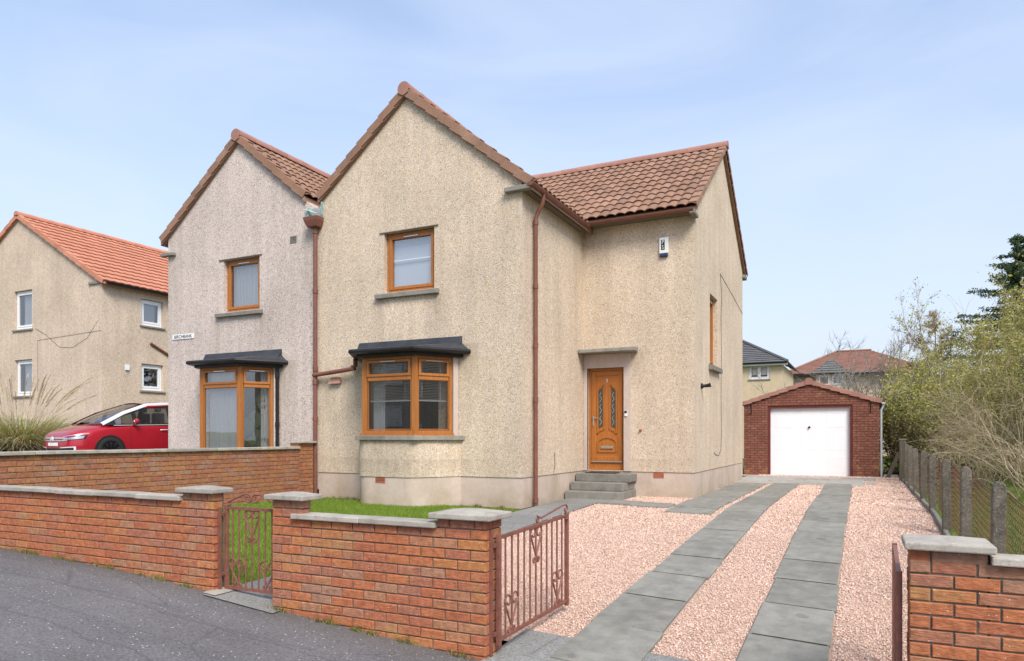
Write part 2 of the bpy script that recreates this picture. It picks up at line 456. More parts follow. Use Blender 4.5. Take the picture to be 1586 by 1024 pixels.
def vcol_mat(name, rough=0.9, spec=0.2, transl=0.0):
    m, nt, b = new_mat(name, rough, spec=spec)
    a = nd(nt, 'ShaderNodeAttribute'); a.attribute_name = 'tint'
    nt.links.new(a.outputs['Color'], b.inputs['Base Color'])
    if transl:
        t = nd(nt, 'ShaderNodeBsdfTranslucent'); nt.links.new(a.outputs['Color'], t.inputs[0])
        mx = nt.nodes.new('ShaderNodeMixShader'); mx.inputs[0].default_value = transl
        o = nt.nodes['Material Output']
        nt.links.new(b.outputs[0], mx.inputs[1]); nt.links.new(t.outputs[0], mx.inputs[2]); nt.links.new(mx.outputs[0], o.inputs[0])
    return m
GRAVELM = vcol_mat('gravel_stones')
BLADEM = vcol_mat('grass_blades', 0.7, 0.2, 0.35)
LEAFM = vcol_mat('leaves', 0.7, 0.25, 0.35)
BARKM = vcol_mat('twig_bark', 0.9, 0.1)

def paint_mat(name, col):
    m, nt, b = new_mat(name, 0.3, col, spec=0.5)
    b.inputs['Coat Weight'].default_value = 1.0
    b.inputs['Coat Roughness'].default_value = 0.04
    b.inputs['Metallic'].default_value = 0.25
    return m
CARRED = paint_mat('car_paint_red', (0.42, 0.008, 0.02))
CARSILVER = paint_mat('car_trim_silver', (0.8, 0.8, 0.82))
TYRE = simple('tyre_rubber', (0.02, 0.02, 0.021), 0.8, 0.8, 1.3, 30, 0.2)
RIMM, _nt, _b = new_mat('black_alloy', 0.3, (0.02, 0.02, 0.022), 0.6)
LAMPM = glass_mat('headlamp_glass', (0.9, 0.92, 0.95), 0.25, 0.9)
LAMPIN, _nt, _b = new_mat('headlamp_reflector', 0.25, (0.45, 0.47, 0.5), 0.9)

# ------------------------------------------------------------------ helpers
ORG = {}

def setp(o, label=None, cat=None, group=None, kind=None):
    if label: o['label'] = label
    if cat: o['category'] = cat
    if group: o['group'] = group
    if kind: o['kind'] = kind
    return o

def thing(name, loc, label, cat, group=None):
    o = bpy.data.objects.new(name, None)
    o.empty_display_size = 0.2
    o.location = loc
    COL.objects.link(o)
    ORG[o.name] = Vector(loc)
    return setp(o, label, cat, group)

def link(name, me, parent=None, loc=None, mat4=None):
    o = bpy.data.objects.new(name, me)
    COL.objects.link(o)
    org = ORG[parent.name] if parent else Vector((0, 0, 0))
    if parent: o.parent = parent
    ORG[o.name] = org
    return o

class MB:
    def __init__(self):
        self.v, self.f, self.mi = [], [], []
    def add(self, vs, fs, mi=0):
        k = len(self.v)
        self.v += [tuple(p) for p in vs]
        for f in fs:
            self.f.append([i + k for i in f]); self.mi.append(mi)
        return self
    def box(self, x0, x1, y0, y1, z0, z1, T=None, mi=0):
        vs = [(x0, y0, z0), (x1, y0, z0), (x1, y1, z0), (x0, y1, z0), (x0, y0, z1), (x1, y0, z1), (x1, y1, z1), (x0, y1, z1)]
        if T: vs = [T(*p) for p in vs]
        return self.add(vs, [(0, 3, 2, 1), (4, 5, 6, 7), (0, 1, 5, 4), (1, 2, 6, 5), (2, 3, 7, 6), (3, 0, 4, 7)], mi)
    def prism(self, poly, z0, z1, T=None):
        """poly: list of (x,y); extruded z0..z1"""
        n = len(poly)
        vs = [(x, y, z0) for x, y in poly] + [(x, y, z1) for x, y in poly]
        if T: vs = [T(*p) for p in vs]
        fs = [tuple(range(n - 1, -1, -1)), tuple(range(n, 2 * n))] + [(i, (i + 1) % n, n + (i + 1) % n, n + i) for i in range(n)]
        return self.add(vs, fs)
    def tube(self, pts, r, n=8, caps=True):
        pts = [Vector(p) for p in pts]
        rs = r if isinstance(r, (list, tuple)) else [r] * len(pts)
        ring = []
        up = None
        for i, p in enumerate(pts):
            t = (pts[min(i + 1, len(pts) - 1)] - pts[max(i - 1, 0)]).normalized()
            if up is None:
                up = Vector((0, 0, 1)) if abs(t.z) < 0.9 else Vector((1, 0, 0))
            a = t.cross(up)
            if a.length < 1e-4: a = t.cross(Vector((0, 1, 0)))
            a.normalize(); b = a.cross(t).normalized(); up = b
            ring.append([p + (a * math.cos(2 * math.pi * k / n) + b * math.sin(2 * math.pi * k / n)) * rs[i] for k in range(n)])
        vs = [q for rr in ring for q in rr]
        fs = []
        for i in range(len(pts) - 1):
            for k in range(n):
                k2 = (k + 1) % n
                fs.append((i * n + k, i * n + k2, (i + 1) * n + k2, (i + 1) * n + k))
        if caps:
            fs.append(tuple(range(n - 1, -1, -1))); fs.append(tuple((len(pts) - 1) * n + k for k in range(n)))
        return self.add(vs, fs)
    def lathe(self, prof, n=16, T=None):
        """prof: (r,z) list revolved about local z"""
        vs = []
        for r, z in prof:
            for k in range(n):
                a = 2 * math.pi * k / n
                vs.append((r * math.cos(a), r * math.sin(a), z))
        if T: vs = [T(*p) for p in vs]
        fs = []
        for i in range(len(prof) - 1):
            for k in range(n):
                k2 = (k + 1) % n
                fs.append((i * n + k, i * n + k2, (i + 1) * n + k2, (i + 1) * n + k))
        fs.append(tuple(range(n - 1, -1, -1))); fs.append(tuple((len(prof) - 1) * n + k for k in range(n)))
        return self.add(vs, fs)
    def mesh(self, name, mats, org=Vector((0, 0, 0)), smooth=False):
        me = bpy.data.meshes.new(name)
        me.from_pydata([(x - org.x, y - org.y, z - org.z) for x, y, z in self.v], [], self.f)
        for m in (mats if isinstance(mats, (list, tuple)) else [mats]):
            me.materials.append(m)
        if any(self.mi):
            me.polygons.foreach_set('material_index', self.mi)
        bm = bmesh.new(); bm.from_mesh(me)
        bmesh.ops.recalc_face_normals(bm, faces=bm.faces)
        bm.to_mesh(me); bm.free()
        if smooth:
            me.polygons.foreach_set('use_smooth', [True] * len(me.polygons))
            if smooth != 'all':
                me.set_sharp_from_angle(angle=R(38))
        me.update()
        return me
    def build(self, name, mats, parent=None, smooth=False, bevel=0.0, **props):
        org = ORG[parent.name] if parent else Vector((0, 0, 0))
        o = link(name, self.mesh(name, mats, org, smooth), parent)
        if bevel:
            md = o.modifiers.new('bevel', 'BEVEL'); md.width = bevel; md.segments = 2; md.limit_method = 'ANGLE'; md.angle_limit = R(40)
        return setp(o, **props)

def frame_T(o, s, n):
    """local (a along wall, d outwards, z up) -> world"""
    o = Vector(o); s = Vector(s).normalized(); n = Vector(n).normalized()
    return lambda a, d, z: tuple(o + s * a + n * d + Vector((0, 0, z)))

def wall_mesh(mb, T, s0, s1, zb, top, holes=(), t=0.3, cuts=()):
    bs = sorted({s0, s1, *[h[0] for h in holes], *[h[1] for h in holes], *[c for c in cuts if s0 < c < s1]})
    for a, b in zip(bs[:-1], bs[1:]):
        mid = (a + b) / 2
        hs = sorted([(h[2], h[3]) for h in holes if h[0] <= mid <= h[1]])
        z = zb
        segs = []
        for h0, h1 in hs:
            if h0 > z: segs.append((z, h0, False))
            z = h1
        segs.append((z, None, True))
        for z0, z1, last in segs:
            ta, tb = (top(a), top(b)) if last else (z1, z1)
            vs = [T(a, 0, z0), T(b, 0, z0), T(b, 0, tb), T(a, 0, ta), T(a, -t, z0), T(b, -t, z0), T(b, -t, tb), T(a, -t, ta)]
            mb.add(vs, [(0, 1, 2, 3), (5, 4, 7, 6), (4, 5, 1, 0), (3, 2, 6, 7), (4, 0, 3, 7), (1, 5, 6, 2)])

def text_mesh(body, size, extrude=0.002, align='CENTER'):
    c = bpy.data.curves.new('lettering', 'FONT')
    c.body = body; c.size = size; c.extrude = extrude; c.align_x = align; c.align_y = 'CENTER'; c.resolution_u = 2
    o = bpy.data.objects.new('lettering', c)
    COL.objects.link(o)
    dg = bpy.context.evaluated_depsgraph_get()
    me = bpy.data.meshes.new_from_object(o.evaluated_get(dg))
    bpy.data.objects.remove(o); bpy.data.curves.remove(c)
    return me

def put_text(body, size, centre, s, parent, mat, sx=1.0, bold=0.0, name='lettering'):
    me = text_mesh(body, size)
    me.materials.clear(); me.materials.append(mat)
    o = link(name, me, parent)
    s = Vector(s).normalized(); up = Vector((0, 0, 1)); n = s.cross(up)
    m = Matrix((s, up, n)).transposed().to_4x4() @ Matrix.Diagonal((sx, 1, 1, 1))
    m.translation = Vector(centre) - ORG[parent.name]
    o.matrix_basis = m
    return o

def smooth01(t):
    t = max(0.0, min(1.0, t)); return t * t * (3 - 2 * t)

# ------------------------------------------------------------------ the lie of the land
PX = [-60, -20, -8.33, -6.24, -5.12, -4.36, -2.44, 0.0, 3.0, 10.0, 40.0]
PZ = [2.2, 1.02, 0.454, 0.371, 0.279, 0.206, 0.05, -0.10, -0.28, -0.6, -1.2]
def pav(x):
    return float(np.interp(x, PX, PZ))
WY = 4.45                                     # street face of the garden walls
def far_z(x):
    z = 0.44
    if x < -9.8: z += (-9.8 - x) * 0.065 if x > -40 else 30.2 * 0.065
    if x < -19.5: z += 0.62 * smooth01((-19.5 - x) / 4.5)
    return z
def gz(x, y):
    if y <= WY: return pav(x)
    t = min(1.0, (y - WY) / 8.0)
    t = t * (1.25 - 0.25 * t)
    return pav(x) * (1 - t) + far_z(x) * t

def sheet(name, xs, ys, dz, mat, parent=None, zf=gz, **props):
    xs, ys = list(xs), list(ys)
    mb = MB()
    vs = [(x, y, zf(x, y) + dz) for y in ys for x in xs]
    n = len(xs)
    fs = [(j * n + i, j * n + i + 1, (j + 1) * n + i + 1, (j + 1) * n + i) for j in range(len(ys) - 1) for i in range(n - 1)]
    mb.add(vs, fs)
    return mb.build(name, mat, parent, smooth=True, **props)
def span(a, b, step):
    n = max(1, int(round((b - a) / step)))
    return [a + (b - a) * i / n for i in range(n + 1)]

gx = [-400, -200, -100, -60, -45] + span(-36, 12, 0.75) + [16, 22, 30, 45, 70, 120, 250, 400]
gy = [-200, -100, -60, -30, -12, -7] + span(-5, 26, 0.75) + [30, 36, 45, 60, 90, 150, 300, 600]
ground = sheet('ground', gx, gy, -0.12, ROUGHGRASS, kind='structure')
KERB_Y = 1.15
pavement = sheet('pavement', span(-40, 14, 0.6), span(KERB_Y + 0.13, WY + 0.02, 0.4), 0.0, ASPHALT, kind='structure')
mb = MB()
xs = span(-40, 14, 0.9)
for a, b in zip(xs[:-1], xs[1:]):
    mb.add([(a, KERB_Y, pav(a) - 0.2), (b - .006, KERB_Y, pav(b) - 0.2), (b - .006, KERB_Y + .125, pav(b) - 0.2), (a, KERB_Y + .125, pav(a) - 0.2),
            (a, KERB_Y, pav(a) + .004), (b - .006, KERB_Y, pav(b) + .004), (b - .006, KERB_Y + .125, pav(b) + .004), (a, KERB_Y + .125, pav(a) + .004)],
           [(0, 3, 2, 1), (4, 5, 6, 7), (0, 1, 5, 4), (1, 2, 6, 5), (2, 3, 7, 6), (3, 0, 4, 7)])
mb.build('kerb', COPING, kind='structure')
road = sheet('road', span(-40, 14, 0.9), span(-5.2, KERB_Y, 0.8), -0.105, ROADM, kind='structure')

lawn = sheet('lawn', span(-9.7, -5.08, 0.4), span(WY + 0.1, 10.75, 0.4), 0.0, LAWN, kind='structure')
soil_bed = sheet('soil_bed', span(-9.7, -5.08, 0.5), span(10.7, 11.4, 0.3), -0.012, SOIL, kind='structure')
path_z = lambda x, y: gz(x, y)
garden_path = sheet('garden_path', span(-5.10, -4.30, 0.4), span(WY - 0.12, 13.4, 0.4), 0.012, PATHM, kind='structure')
drive = sheet('gravel_drive', span(-4.32, 1.0, 0.35), span(WY + 0.45, 23.9, 0.4), -0.004, GRAVELBED, kind='structure')
apron_front = sheet('drive_threshold', span(-2.42, 0.30, 0.4), span(WY - 0.05, WY + 0.72, 0.2), 0.016, PATHM, kind='structure')
gate_threshold = sheet('gate_threshold', span(-5.13, -4.98, 0.15), span(WY - 0.10, WY + 0.20, 0.15), 0.022, COPING, kind='structure')
side_lawn = sheet('side_lawn', span(1.03, 9, 0.5), span(WY + 0.3, 40, 0.7), -0.02, LAWN, kind='structure')
nbr_garden = sheet('neighbour_garden', span(-30, -9.9, 0.6), span(WY + 0.3, 17, 0.6), -0.04, PATHM, kind='structure')

# ------------------------------------------------------------------ paving slabs in the drive
SL = {}
def slab_mesh(w, l, th=0.045, mat=SLAB):
    key = (round(w, 3), round(l, 3), mat.name)
    if key not in SL:
        m = MB(); c = 0.009
        m.add([(c, c, th), (w - c, c, th), (w - c, l - c, th), (c, l - c, th), (0, 0, th - c), (w, 0, th - c), (w, l, th - c), (0, l, th - c), (0, 0, 0), (w, 0, 0), (w, l, 0), (0, l, 0)],
              [(0, 1, 2, 3), (4, 5, 1, 0), (5, 6, 2, 1), (6, 7, 3, 2), (7, 4, 0, 3), (8, 9, 5, 4), (9, 10, 6, 5), (10, 11, 7, 6), (11, 8, 4, 7)])
        SL[key] = m.mesh('slab', mat)
    return SL[key]
def lay_slab(x, y, w, l, parent, mat=SLAB, jig=0.012, rz=0.0):
    o = link('slab', slab_mesh(w, l, 0.045, mat), parent)
    zc = gz(x + w / 2, y + l / 2) - 0.016 + random.uniform(-.006, .006)
    dzy = (gz(x + w / 2, y + l) - gz(x + w / 2, y)) / l
    dzx = (gz(x + w, y + l / 2) - gz(x, y + l / 2)) / w
    ey = Vector((0, 1, dzy)).normalized(); ex = Vector((1, 0, dzx)); ex = (ex - ey * ex.dot(ey)).normalized()
    ez = ex.cross(ey)
    m = Matrix((ex, ey, ez)).transposed().to_4x4() @ Matrix.Rotation(random.uniform(-.007, .007), 4, 'X') @ Matrix.Rotation(rz + random.uniform(-.006, .006), 4, 'Z')
    c = Vector((x + w / 2 + random.uniform(-jig, jig), y + l / 2, zc))
    off = m.to_3x3() @ Vector((w / 2, l / 2, 0))
    m.translation = c - off
    o.matrix_basis = m
    return o
sheet('slab_bed', [-2.0, -1.45], span(4.75, 19.0, .4), .021, JOINT, drive)
sheet('slab_bed', [-.79, -.24], span(4.6, 19.0, .4), .021, JOINT, drive)
sheet('slab_bed', [-2.88, -2.2], span(11.6, 18.9, .4), .021, JOINT, drive)
for x0, ystart in ((-2.02, 4.72), (-0.81, 5.05)):
    y = ystart
    while y < 19.0:
        l = 0.875
        lay_slab(x0, y, 0.595, l, drive, random.choice((SLAB, SLAB, SLAB)))
        y += l + 0.028
lay_slab(-0.81, 4.30 + 0.15, 0.595, 0.58, drive, SLAB_PALE)
y = 11.55
while y < 18.9:
    lay_slab(-2.90, y, 0.74, 0.59, drive); y += 0.615
for x in (-4.25, -3.62, -2.99 + .0):
    pass
lay_slab(-4.28, 12.18, 0.66, 0.52, drive, rz=-0.12)
lay_slab(-3.62, 12.02, 0.66, 0.50, drive, rz=-0.12)
for x in (-2.95, -2.05):
    pass
y = 19.05
for row in range(4):
    x = -3.4 + (0.3 if row % 2 else 0)
    while x < -0.05:
        lay_slab(x, y, 0.85, 0.86, drive, SLAB_PALE); x += 0.86
    y += 0.875

# ------------------------------------------------------------------ brick laying
BR = {}
def brick_mesh(L, h, d, mat, var):
    key = (round(L, 3), round(h, 4), round(d, 3), mat.name, var)
    if key not in BR:
        rr = random.Random(hash(key) % 9999)
        m = MB(); c = 0.0045
        j = lambda: rr.uniform(-.003, .003)
        front = [(c + j(), j() * .6, c + j()), (L - c + j(), j() * .6, c + j()), (L - c + j(), j() * .6, h - c + j()), (c + j(), j() * .6, h - c + j())]
        mid = [(0, c, 0), (L, c, 0), (L, c, h), (0, c, h)]
        back = [(0, d, 0), (L, d, 0), (L, d, h), (0, d, h)]
        m.add(front + mid + back, [(0, 1, 2, 3), (4, 5, 1, 0), (5, 6, 2, 1), (6, 7, 3, 2), (7, 4, 0, 3), (8, 9, 5, 4), (9, 10, 6, 5), (10, 11, 7, 6), (11, 8, 4, 7)])
        BR[key] = m.mesh('brick', mat)
    return BR[key]
def lay_bricks(parent, T, rot, s0, s1, z0, z1, mat, L=0.201, h=0.065, joint=0.010, d=0.10, phase=0, keep=None, zoff=0.0, tops=None):
    """T maps (along, outward, z); rot is the z-rotation of a brick whose face looks down local -y"""
    course = h + joint
    n = int(round((z1 - z0) / course))
    for k in range(n):
        z = z0 + k * course + joint
        s = s0 - ((k + phase) % 2) * (L + joint) / 2
        cuts = []
        while s < s1 - 0.02:
            cuts.append([max(s, s0), min(s + L, s1)]); s += L + joint
        if len(cuts) > 1 and cuts[-1][1] - cuts[-1][0] < 0.06: e_ = cuts.pop(); cuts[-1][1] = e_[1]      # no slivers at the ends
        if len(cuts) > 1 and cuts[0][1] - cuts[0][0] < 0.06: e_ = cuts.pop(0); cuts[0][0] = e_[0]
        if s1 - cuts[-1][1] < 0.035: cuts[-1][1] = s1
        for a, b in cuts:
            if keep and not keep((a + b) / 2, z + h / 2, a, b): continue
            o = link('brick', brick_mesh(b - a, h, d, mat, random.randrange(4)), parent)
            o.location = Vector(T(a, random.uniform(-.002, .003), z)) - ORG[parent.name]
            o.rotation_euler = (random.uniform(-.006, .006), random.uniform(-.004, .004), rot + random.uniform(-.006, .006))

def cap_stone(parent, x0, x1, y0, y1, z0, th=0.045, rise=0.03, mat=COPING, name='pier_cap'):
    m = MB(); c = 0.008
    cx, cy = (x0 + x1) / 2, (y0 + y1) / 2
    vs = [(x0, y0, z0), (x1, y0, z0), (x1, y1, z0), (x0, y1, z0), (x0, y0, z0 + th), (x1, y0, z0 + th), (x1, y1, z0 + th), (x0, y1, z0 + th)]
    k = .06
    vs += [(cx - k, cy - k, z0 + th + rise), (cx + k, cy - k, z0 + th + rise), (cx + k, cy + k, z0 + th + rise), (cx - k, cy + k, z0 + th + rise)]
    m.add(vs, [(0, 3, 2, 1), (0, 1, 5, 4), (1, 2, 6, 5), (2, 3, 7, 6), (3, 0, 4, 7), (4, 5, 9, 8), (5, 6, 10, 9), (6, 7, 11, 10), (7, 4, 8, 11), (8, 9, 10, 11)])
    return m.build(name, mat, parent, bevel=c)

def copings(parent, x0, x1, y0, y1, z0, th=0.046, step=0.62, axis='x'):
    e = span(x0, x1, step) if axis == 'x' else span(y0, y1, step)
    for a, b in zip(e[:-1], e[1:]):
        m = MB()
        dz = random.uniform(-.003, .003)
        if axis == 'x': m.box(a + .003, b - .003, y0, y1, z0 + dz, z0 + th + dz)
        else: m.box(x0, x1, a + .003, b - .003, z0 + dz, z0 + th + dz)
        m.build('coping_stone', COPING, parent, bevel=0.007)

Tfront = frame_T((0, WY, 0), (1, 0, 0), (0, -1, 0))
def above(dz=0.0):
    return lambda s, z, a, b: z + 0.035 > pav(s) - 0.01

# wall left of the garden gate
wl_ = thing('garden_wall', (-7.4, WY + .1, 0.2), 'long low red brick street wall left of the garden gate', 'wall')
BASE_L = 1.072 - 15 * 0.075
m = MB(); m.box(-9.62, -5.513, WY + .009, WY + .105, -0.1, 1.070)
m.box(-5.5, -5.125, WY + .009, WY + .125, -0.1, 1.145); m.build('mortar', MORTAR, wl_)
lay_bricks(wl_, Tfront, 0, -8.80, -5.112, BASE_L, 1.072, BRICK, keep=above())
m = MB(); m.box(-9.70, -8.81, WY + .001, WY + .105, 0.1, 1.07); m.build('wall_end', BRICK, wl_)
lay_bricks(wl_, Tfront, 0, -5.50, -5.112, 1.072, 1.147, BRICK, phase=1)
copings(wl_, -9.75, -5.50, WY - .04, WY + .15, 1.072, th=.042)
cap_stone(wl_, -5.545, -5.075, WY - .05, WY + .19, 1.147, th=.04, rise=.02)

# wall between the garden gate and the drive
wm = thing('garden_wall', (-3.4, WY + .1, 0.1), 'red brick wall between the garden gate and the drive gate', 'wall')
BASE_M = 0.976 - 15 * 0.075
m = MB(); m.box(-4.12, -2.797, WY + .009, WY + .105, -0.2, .974); m.box(-4.41, -4.12, WY + .009, WY + .125, -0.2, 1.124)
m.box(-2.79, -2.412, WY + .009, WY + .24, -0.2, 1.049); m.build('mortar', MORTAR, wm)
lay_bricks(wm, Tfront, 0, -4.42, -2.40, BASE_M, .976, BRICK, keep=above())
lay_bricks(wm, Tfront, 0, -4.42, -4.19 + .085, .976, 1.126, BRICK, phase=1)
lay_bricks(wm, Tfront, 0, -2.80, -2.40, .976, 1.051, BRICK, phase=1)
Tpc = frame_T((-2.40, WY, 0), (0, 1, 0), (1, 0, 0))
lay_bricks(wm, Tpc, R(90), 0.112, 0.25, BASE_M, 1.051, BRICK, phase=1, keep=lambda s, z, a, b: z > -.02)
copings(wm, -4.19, -2.80, WY - .04, WY + .15, .976, step=0.7, th=.042)
cap_stone(wm, -4.47, -4.05, WY - .05, WY + .20, 1.126, th=.04, rise=.02)
cap_stone(wm, -2.85, -2.34, WY - .055, WY + .31, 1.051, th=.04, rise=.025)

# wall right of the drive
wr = thing('garden_wall', (1.0, WY + .1, 0.0), 'red brick pier and wall end right of the drive', 'wall')
m = MB(); m.box(.6, 2.2, WY + .009, WY + .105, -0.5, .974); m.box(.245, .59, WY + .009, WY + .24, -0.5, 1.034); m.build('mortar', MORTAR, wr)
BASE_R = 0.976 - 17 * 0.075
lay_bricks(wr, Tfront, 0, .232, 2.2, BASE_R, .976, BRICK, keep=above(), phase=1)
lay_bricks(wr, Tfront, 0, .232, .59, .961, 1.036, BRICK, phase=1)
Tpd = frame_T((.232, WY + .25, 0), (0, -1, 0), (-1, 0, 0))
lay_bricks(wr, Tpd, R(-90), 0.0, 0.14, BASE_R, 1.036, BRICK, phase=1, keep=lambda s, z, a, b: z > -.2)
copings(wr, .60, 2.2, WY - .04, WY + .15, .976, th=.042)
cap_stone(wr, .205, .625, WY - .05, WY + .32, 1.036, th=.04, rise=.02)

# party wall between the two front gardens
pw = thing('garden_wall', (-9.8, 7.7, 0.4), 'weathered brick wall dividing the two front gardens', 'wall')
Tpw = frame_T((-9.70, 0, 0), (0, 1, 0), (1, 0, 0))
m = MB(); m.box(-9.90, -9.712, WY + .16, 10.46, 0.1, 1.403); m.box(-9.93, -9.712, 10.47, 10.84, 0.1, 1.515); m.build('mortar', MORTAR_PALE, pw)
lay_bricks(pw, Tpw, R(90), WY + .3, 10.46, 1.406 - 14 * .075, 1.406, BRICK_OLD, d=0.08, keep=lambda s, z, a, b: z > 0.42 + 0.13 * (10.5 - s) / 5.5 and s > 4.8)
lay_bricks(pw, Tpw, R(90), 10.47, 10.85, 1.516 - 15 * .075, 1.516, BRICK_OLD, d=0.08)
Tpwf = frame_T((-9.93, 10.46, 0), (1, 0, 0), (0, -1, 0))
lay_bricks(pw, Tpwf, 0, 0, 0.225, 1.441, 1.516, BRICK_OLD, d=0.08)
copings(pw, -9.96, -9.66, WY + .16, 10.46, 1.408, step=0.9, axis='y')
m = MB(); m.box(-10.0, -9.64, 10.43, 10.90, 1.518, 1.556); m.build('pier_cap', COPING, pw, bevel=.008)

# ------------------------------------------------------------------ windows, roofs: shared builders
def ring(mb, T, a0, a1, z0, z1, w, d0, d1):
    mb.box(a0, a0 + w, d0, d1, z0, z1, T); mb.box(a1 - w, a1, d0, d1, z0, z1, T)
    mb.box(a0 + w, a1 - w, d0, d1, z0, z0 + w, T); mb.box(a0 + w, a1 - w, d0, d1, z1 - w, z1, T)

def curtain(parent, T, a0, a1, z0, z1, d, mat=NET, folds=9, amp=0.02, name='curtain'):
    n = folds * 6
    mb = MB(); vs = []
    for z in (z0, z1):
        for i in range(n + 1):
            a = a0 + (a1 - a0) * i / n
            vs.append(T(a, d + amp * math.sin(i * 2 * math.pi / 6 + 0.7 * math.sin(i * .37)), z))
    mb.add(vs, [(i, i + 1, n + 2 + i, n + 1 + i) for i in range(n)])
    return mb.build(name, mat, parent, smooth='all')

def window(house, T, a0, a1, z0, z1, lights, back=0.08, mat=OAK, fw=0.055, sw=0.045, glass=GLASS, vent=True):
    """lights: (a0,a1,z0,z1,opening) in wall coordinates; frame members fill the rest"""
    mb = MB()
    ring(mb, T, a0, a1, z0, z1, fw, -back - .07, -back)
    xs = sorted({l[0] for l in lights} | {l[1] for l in lights})
    fr = mb.build('window', mat, house, bevel=0.004)
    mem = MB()
    done = set()
    for (p0, p1, q0, q1, op) in lights:
        if p1 < a1 - fw - .01 and ('v', round(p1, 3), round(q0, 3)) not in done:
            nxt = min([l[0] for l in lights if l[0] > p1 - .001] or [p1])
            if nxt - p1 > .005: mem.box(p1, nxt, -back - .068, -back - .002, q0, q1, T)
            done.add(('v', round(p1, 3), round(q0, 3)))
        if q1 < z1 - fw - .01:
            nz = min([l[2] for l in lights if l[2] > q1 - .001 and l[0] < p1 and l[1] > p0] or [q1])
            if nz - q1 > .005: mem.box(p0, p1, -back - .066, -back - .003, q1, nz, T)
    if mem.v: mem.build('glazing_bar', mat, fr, bevel=0.003)
    for (p0, p1, q0, q1, op) in lights:
        w = sw if op else 0.014
        s = MB()
        ring(s, T, p0 - .004, p1 + .004, q0 - .004, q1 + .004, w, -back - .05, -back + (0.014 if op else -.012))
        s.build('sash' if op else 'glazing_bead', mat, fr, bevel=0.004)
        g = MB(); g.add([T(p0 + w - .01, -back - .03, q0 + w - .01), T(p1 - w + .01, -back - .03, q0 + w - .01), T(p1 - w + .01, -back - .03, q1 - w + .01), T(p0 + w - .01, -back - .03, q1 - w + .01)], [(0, 1, 2, 3)])
        g.build('pane', glass, fr)
        if op and vent:
            v = MB(); c = (p0 + p1) / 2; hw = min(.16, (p1 - p0) * .3)
            v.box(c - hw, c + hw, -back + .012, -back + .026, q1 - .032, q1 - .016, T); v.build('trickle_vent', CHROME if vent == 1 else mat, fr)
    return fr

def sill(parent, T, a0, a1, z0, z1, d=0.07, mat=SILLST):
    mb = MB(); vs = []
    mb.add([T(a0, -.06, z0), T(a1, -.06, z0), T(a1, d, z0), T(a0, d, z0), T(a0, -.06, z1), T(a1, -.06, z1), T(a1, d, z1 - .018), T(a0, d, z1 - .018)],
           [(0, 3, 2, 1), (4, 5, 6, 7), (0, 1, 5, 4), (1, 2, 6, 5), (2, 3, 7, 6), (3, 0, 4, 7)])
    return mb.build('sill', mat, parent, bevel=0.006)

TW, TG, TL = 0.20, 0.34, 0.40        # tile cover width, gauge, length
def tile_verts(n=9, w=TW, l=TL, amp=0.024, th=0.016):
    vs, fs = [], []
    prof = []
    for i in range(n + 1):
        x = -0.012 + (w + 0.024) * i / n
        u = min(1.0, max(0.0, x / w))
        prof.append((x, amp * (1.55 * math.sin(math.pi * u) ** .8 - .55) if 0 <= x <= w else -amp * .5))
    for y, lift in ((0, 0.030), (l, 0.0)):
        for x, z in prof: vs.append((x, y, z + lift))
    for x, z in prof: vs.append((x, 0, z + 0.030 - th))
    m = n + 1
    fs = [(i, i + 1, m + i + 1, m + i) for i in range(n)] + [(2 * m + i, 2 * m + i + 1, i + 1, i) for i in range(n)]
    return vs, fs
_m = MB(); _m.add(*tile_verts())
TILE_ME = _m.mesh('roof_tile', TILE, smooth=True)

def tile_slope(roof, origin, ex, ey, cols, rows, individual, stuff_mat=TILE, skip=None, w=TW, gauge=TG):
    """origin: eave start; ex across, ey up the slope; individual(c,r) says which tiles are objects"""
    ex = Vector(ex).normalized(); ey = Vector(ey).normalized(); ez = ex.cross(ey)
    rot = Matrix((ex, ey, ez)).transposed()
    tv, tf = tile_verts(7, w=w)
    rest = MB()
    for r in range(rows):
        for c in range(cols):
            if skip and skip(c, r): continue
            p = Vector(origin) + ex * (c * w) + ey * (r * gauge)
            if individual(c, r):
                o = link('roof_tile', TILE_ME, roof)
                m = rot.to_4x4() @ Matrix.Rotation(random.uniform(-.012, .012), 4, 'Z') @ Matrix.Rotation(random.uniform(-.006, .006), 4, 'X')
                m.translation = p - ORG[roof.name] + ez * random.uniform(0, .004)
                o.matrix_basis = m
            else:
                rest.add([p + rot @ Vector(q) for q in tv], tf)
    if rest.v:
        rest.build('roof_tiles', stuff_mat, roof, smooth=True, kind='stuff')

def half_round(parent, a, b, r, mat, name='ridge_tile', n=8, drop=0.03, flat=False):
    """one ridge tile from a to b"""
    a, b = Vector(a), Vector(b)
    t = (b - a).normalized(); s = t.cross(Vector((0, 0, 1))).normalized(); u = s.cross(t)
    mb = MB(); vs = []
    for p, rr in ((a, r * 1.04), (b, r)):
        for k in range(n + 1):
            an = math.pi * k / n
            vs.append(p + s * (rr * math.cos(an)) + u * (rr * math.sin(an) * .95))
        vs.append(p + s * (-rr) - u * drop); vs.append(p + s * rr - u * drop)
    m = n + 3
    fs = [(i, (i + 1) % m, m + (i + 1) % m, m + i) for i in range(m)] + [tuple(range(m - 1, -1, -1)), tuple(range(m, 2 * m))]
    mb.add(vs, fs)
    return mb.build(name, mat, parent, smooth=True)

def ridge_run(roof, a, b, r=0.12, L=0.45, mat=RIDGE):
    a, b = Vector(a), Vector(b)
    n = max(1, int(round((b - a).length / L)))
    for i in range(n):
        p, q = a.lerp(b, i / n), a.lerp(b, (i + 1) / n + .0)
        half_round(roof, p - Vector((0, 0, .004 * (i % 2))), q, r + random.uniform(-.003, .003), mat)

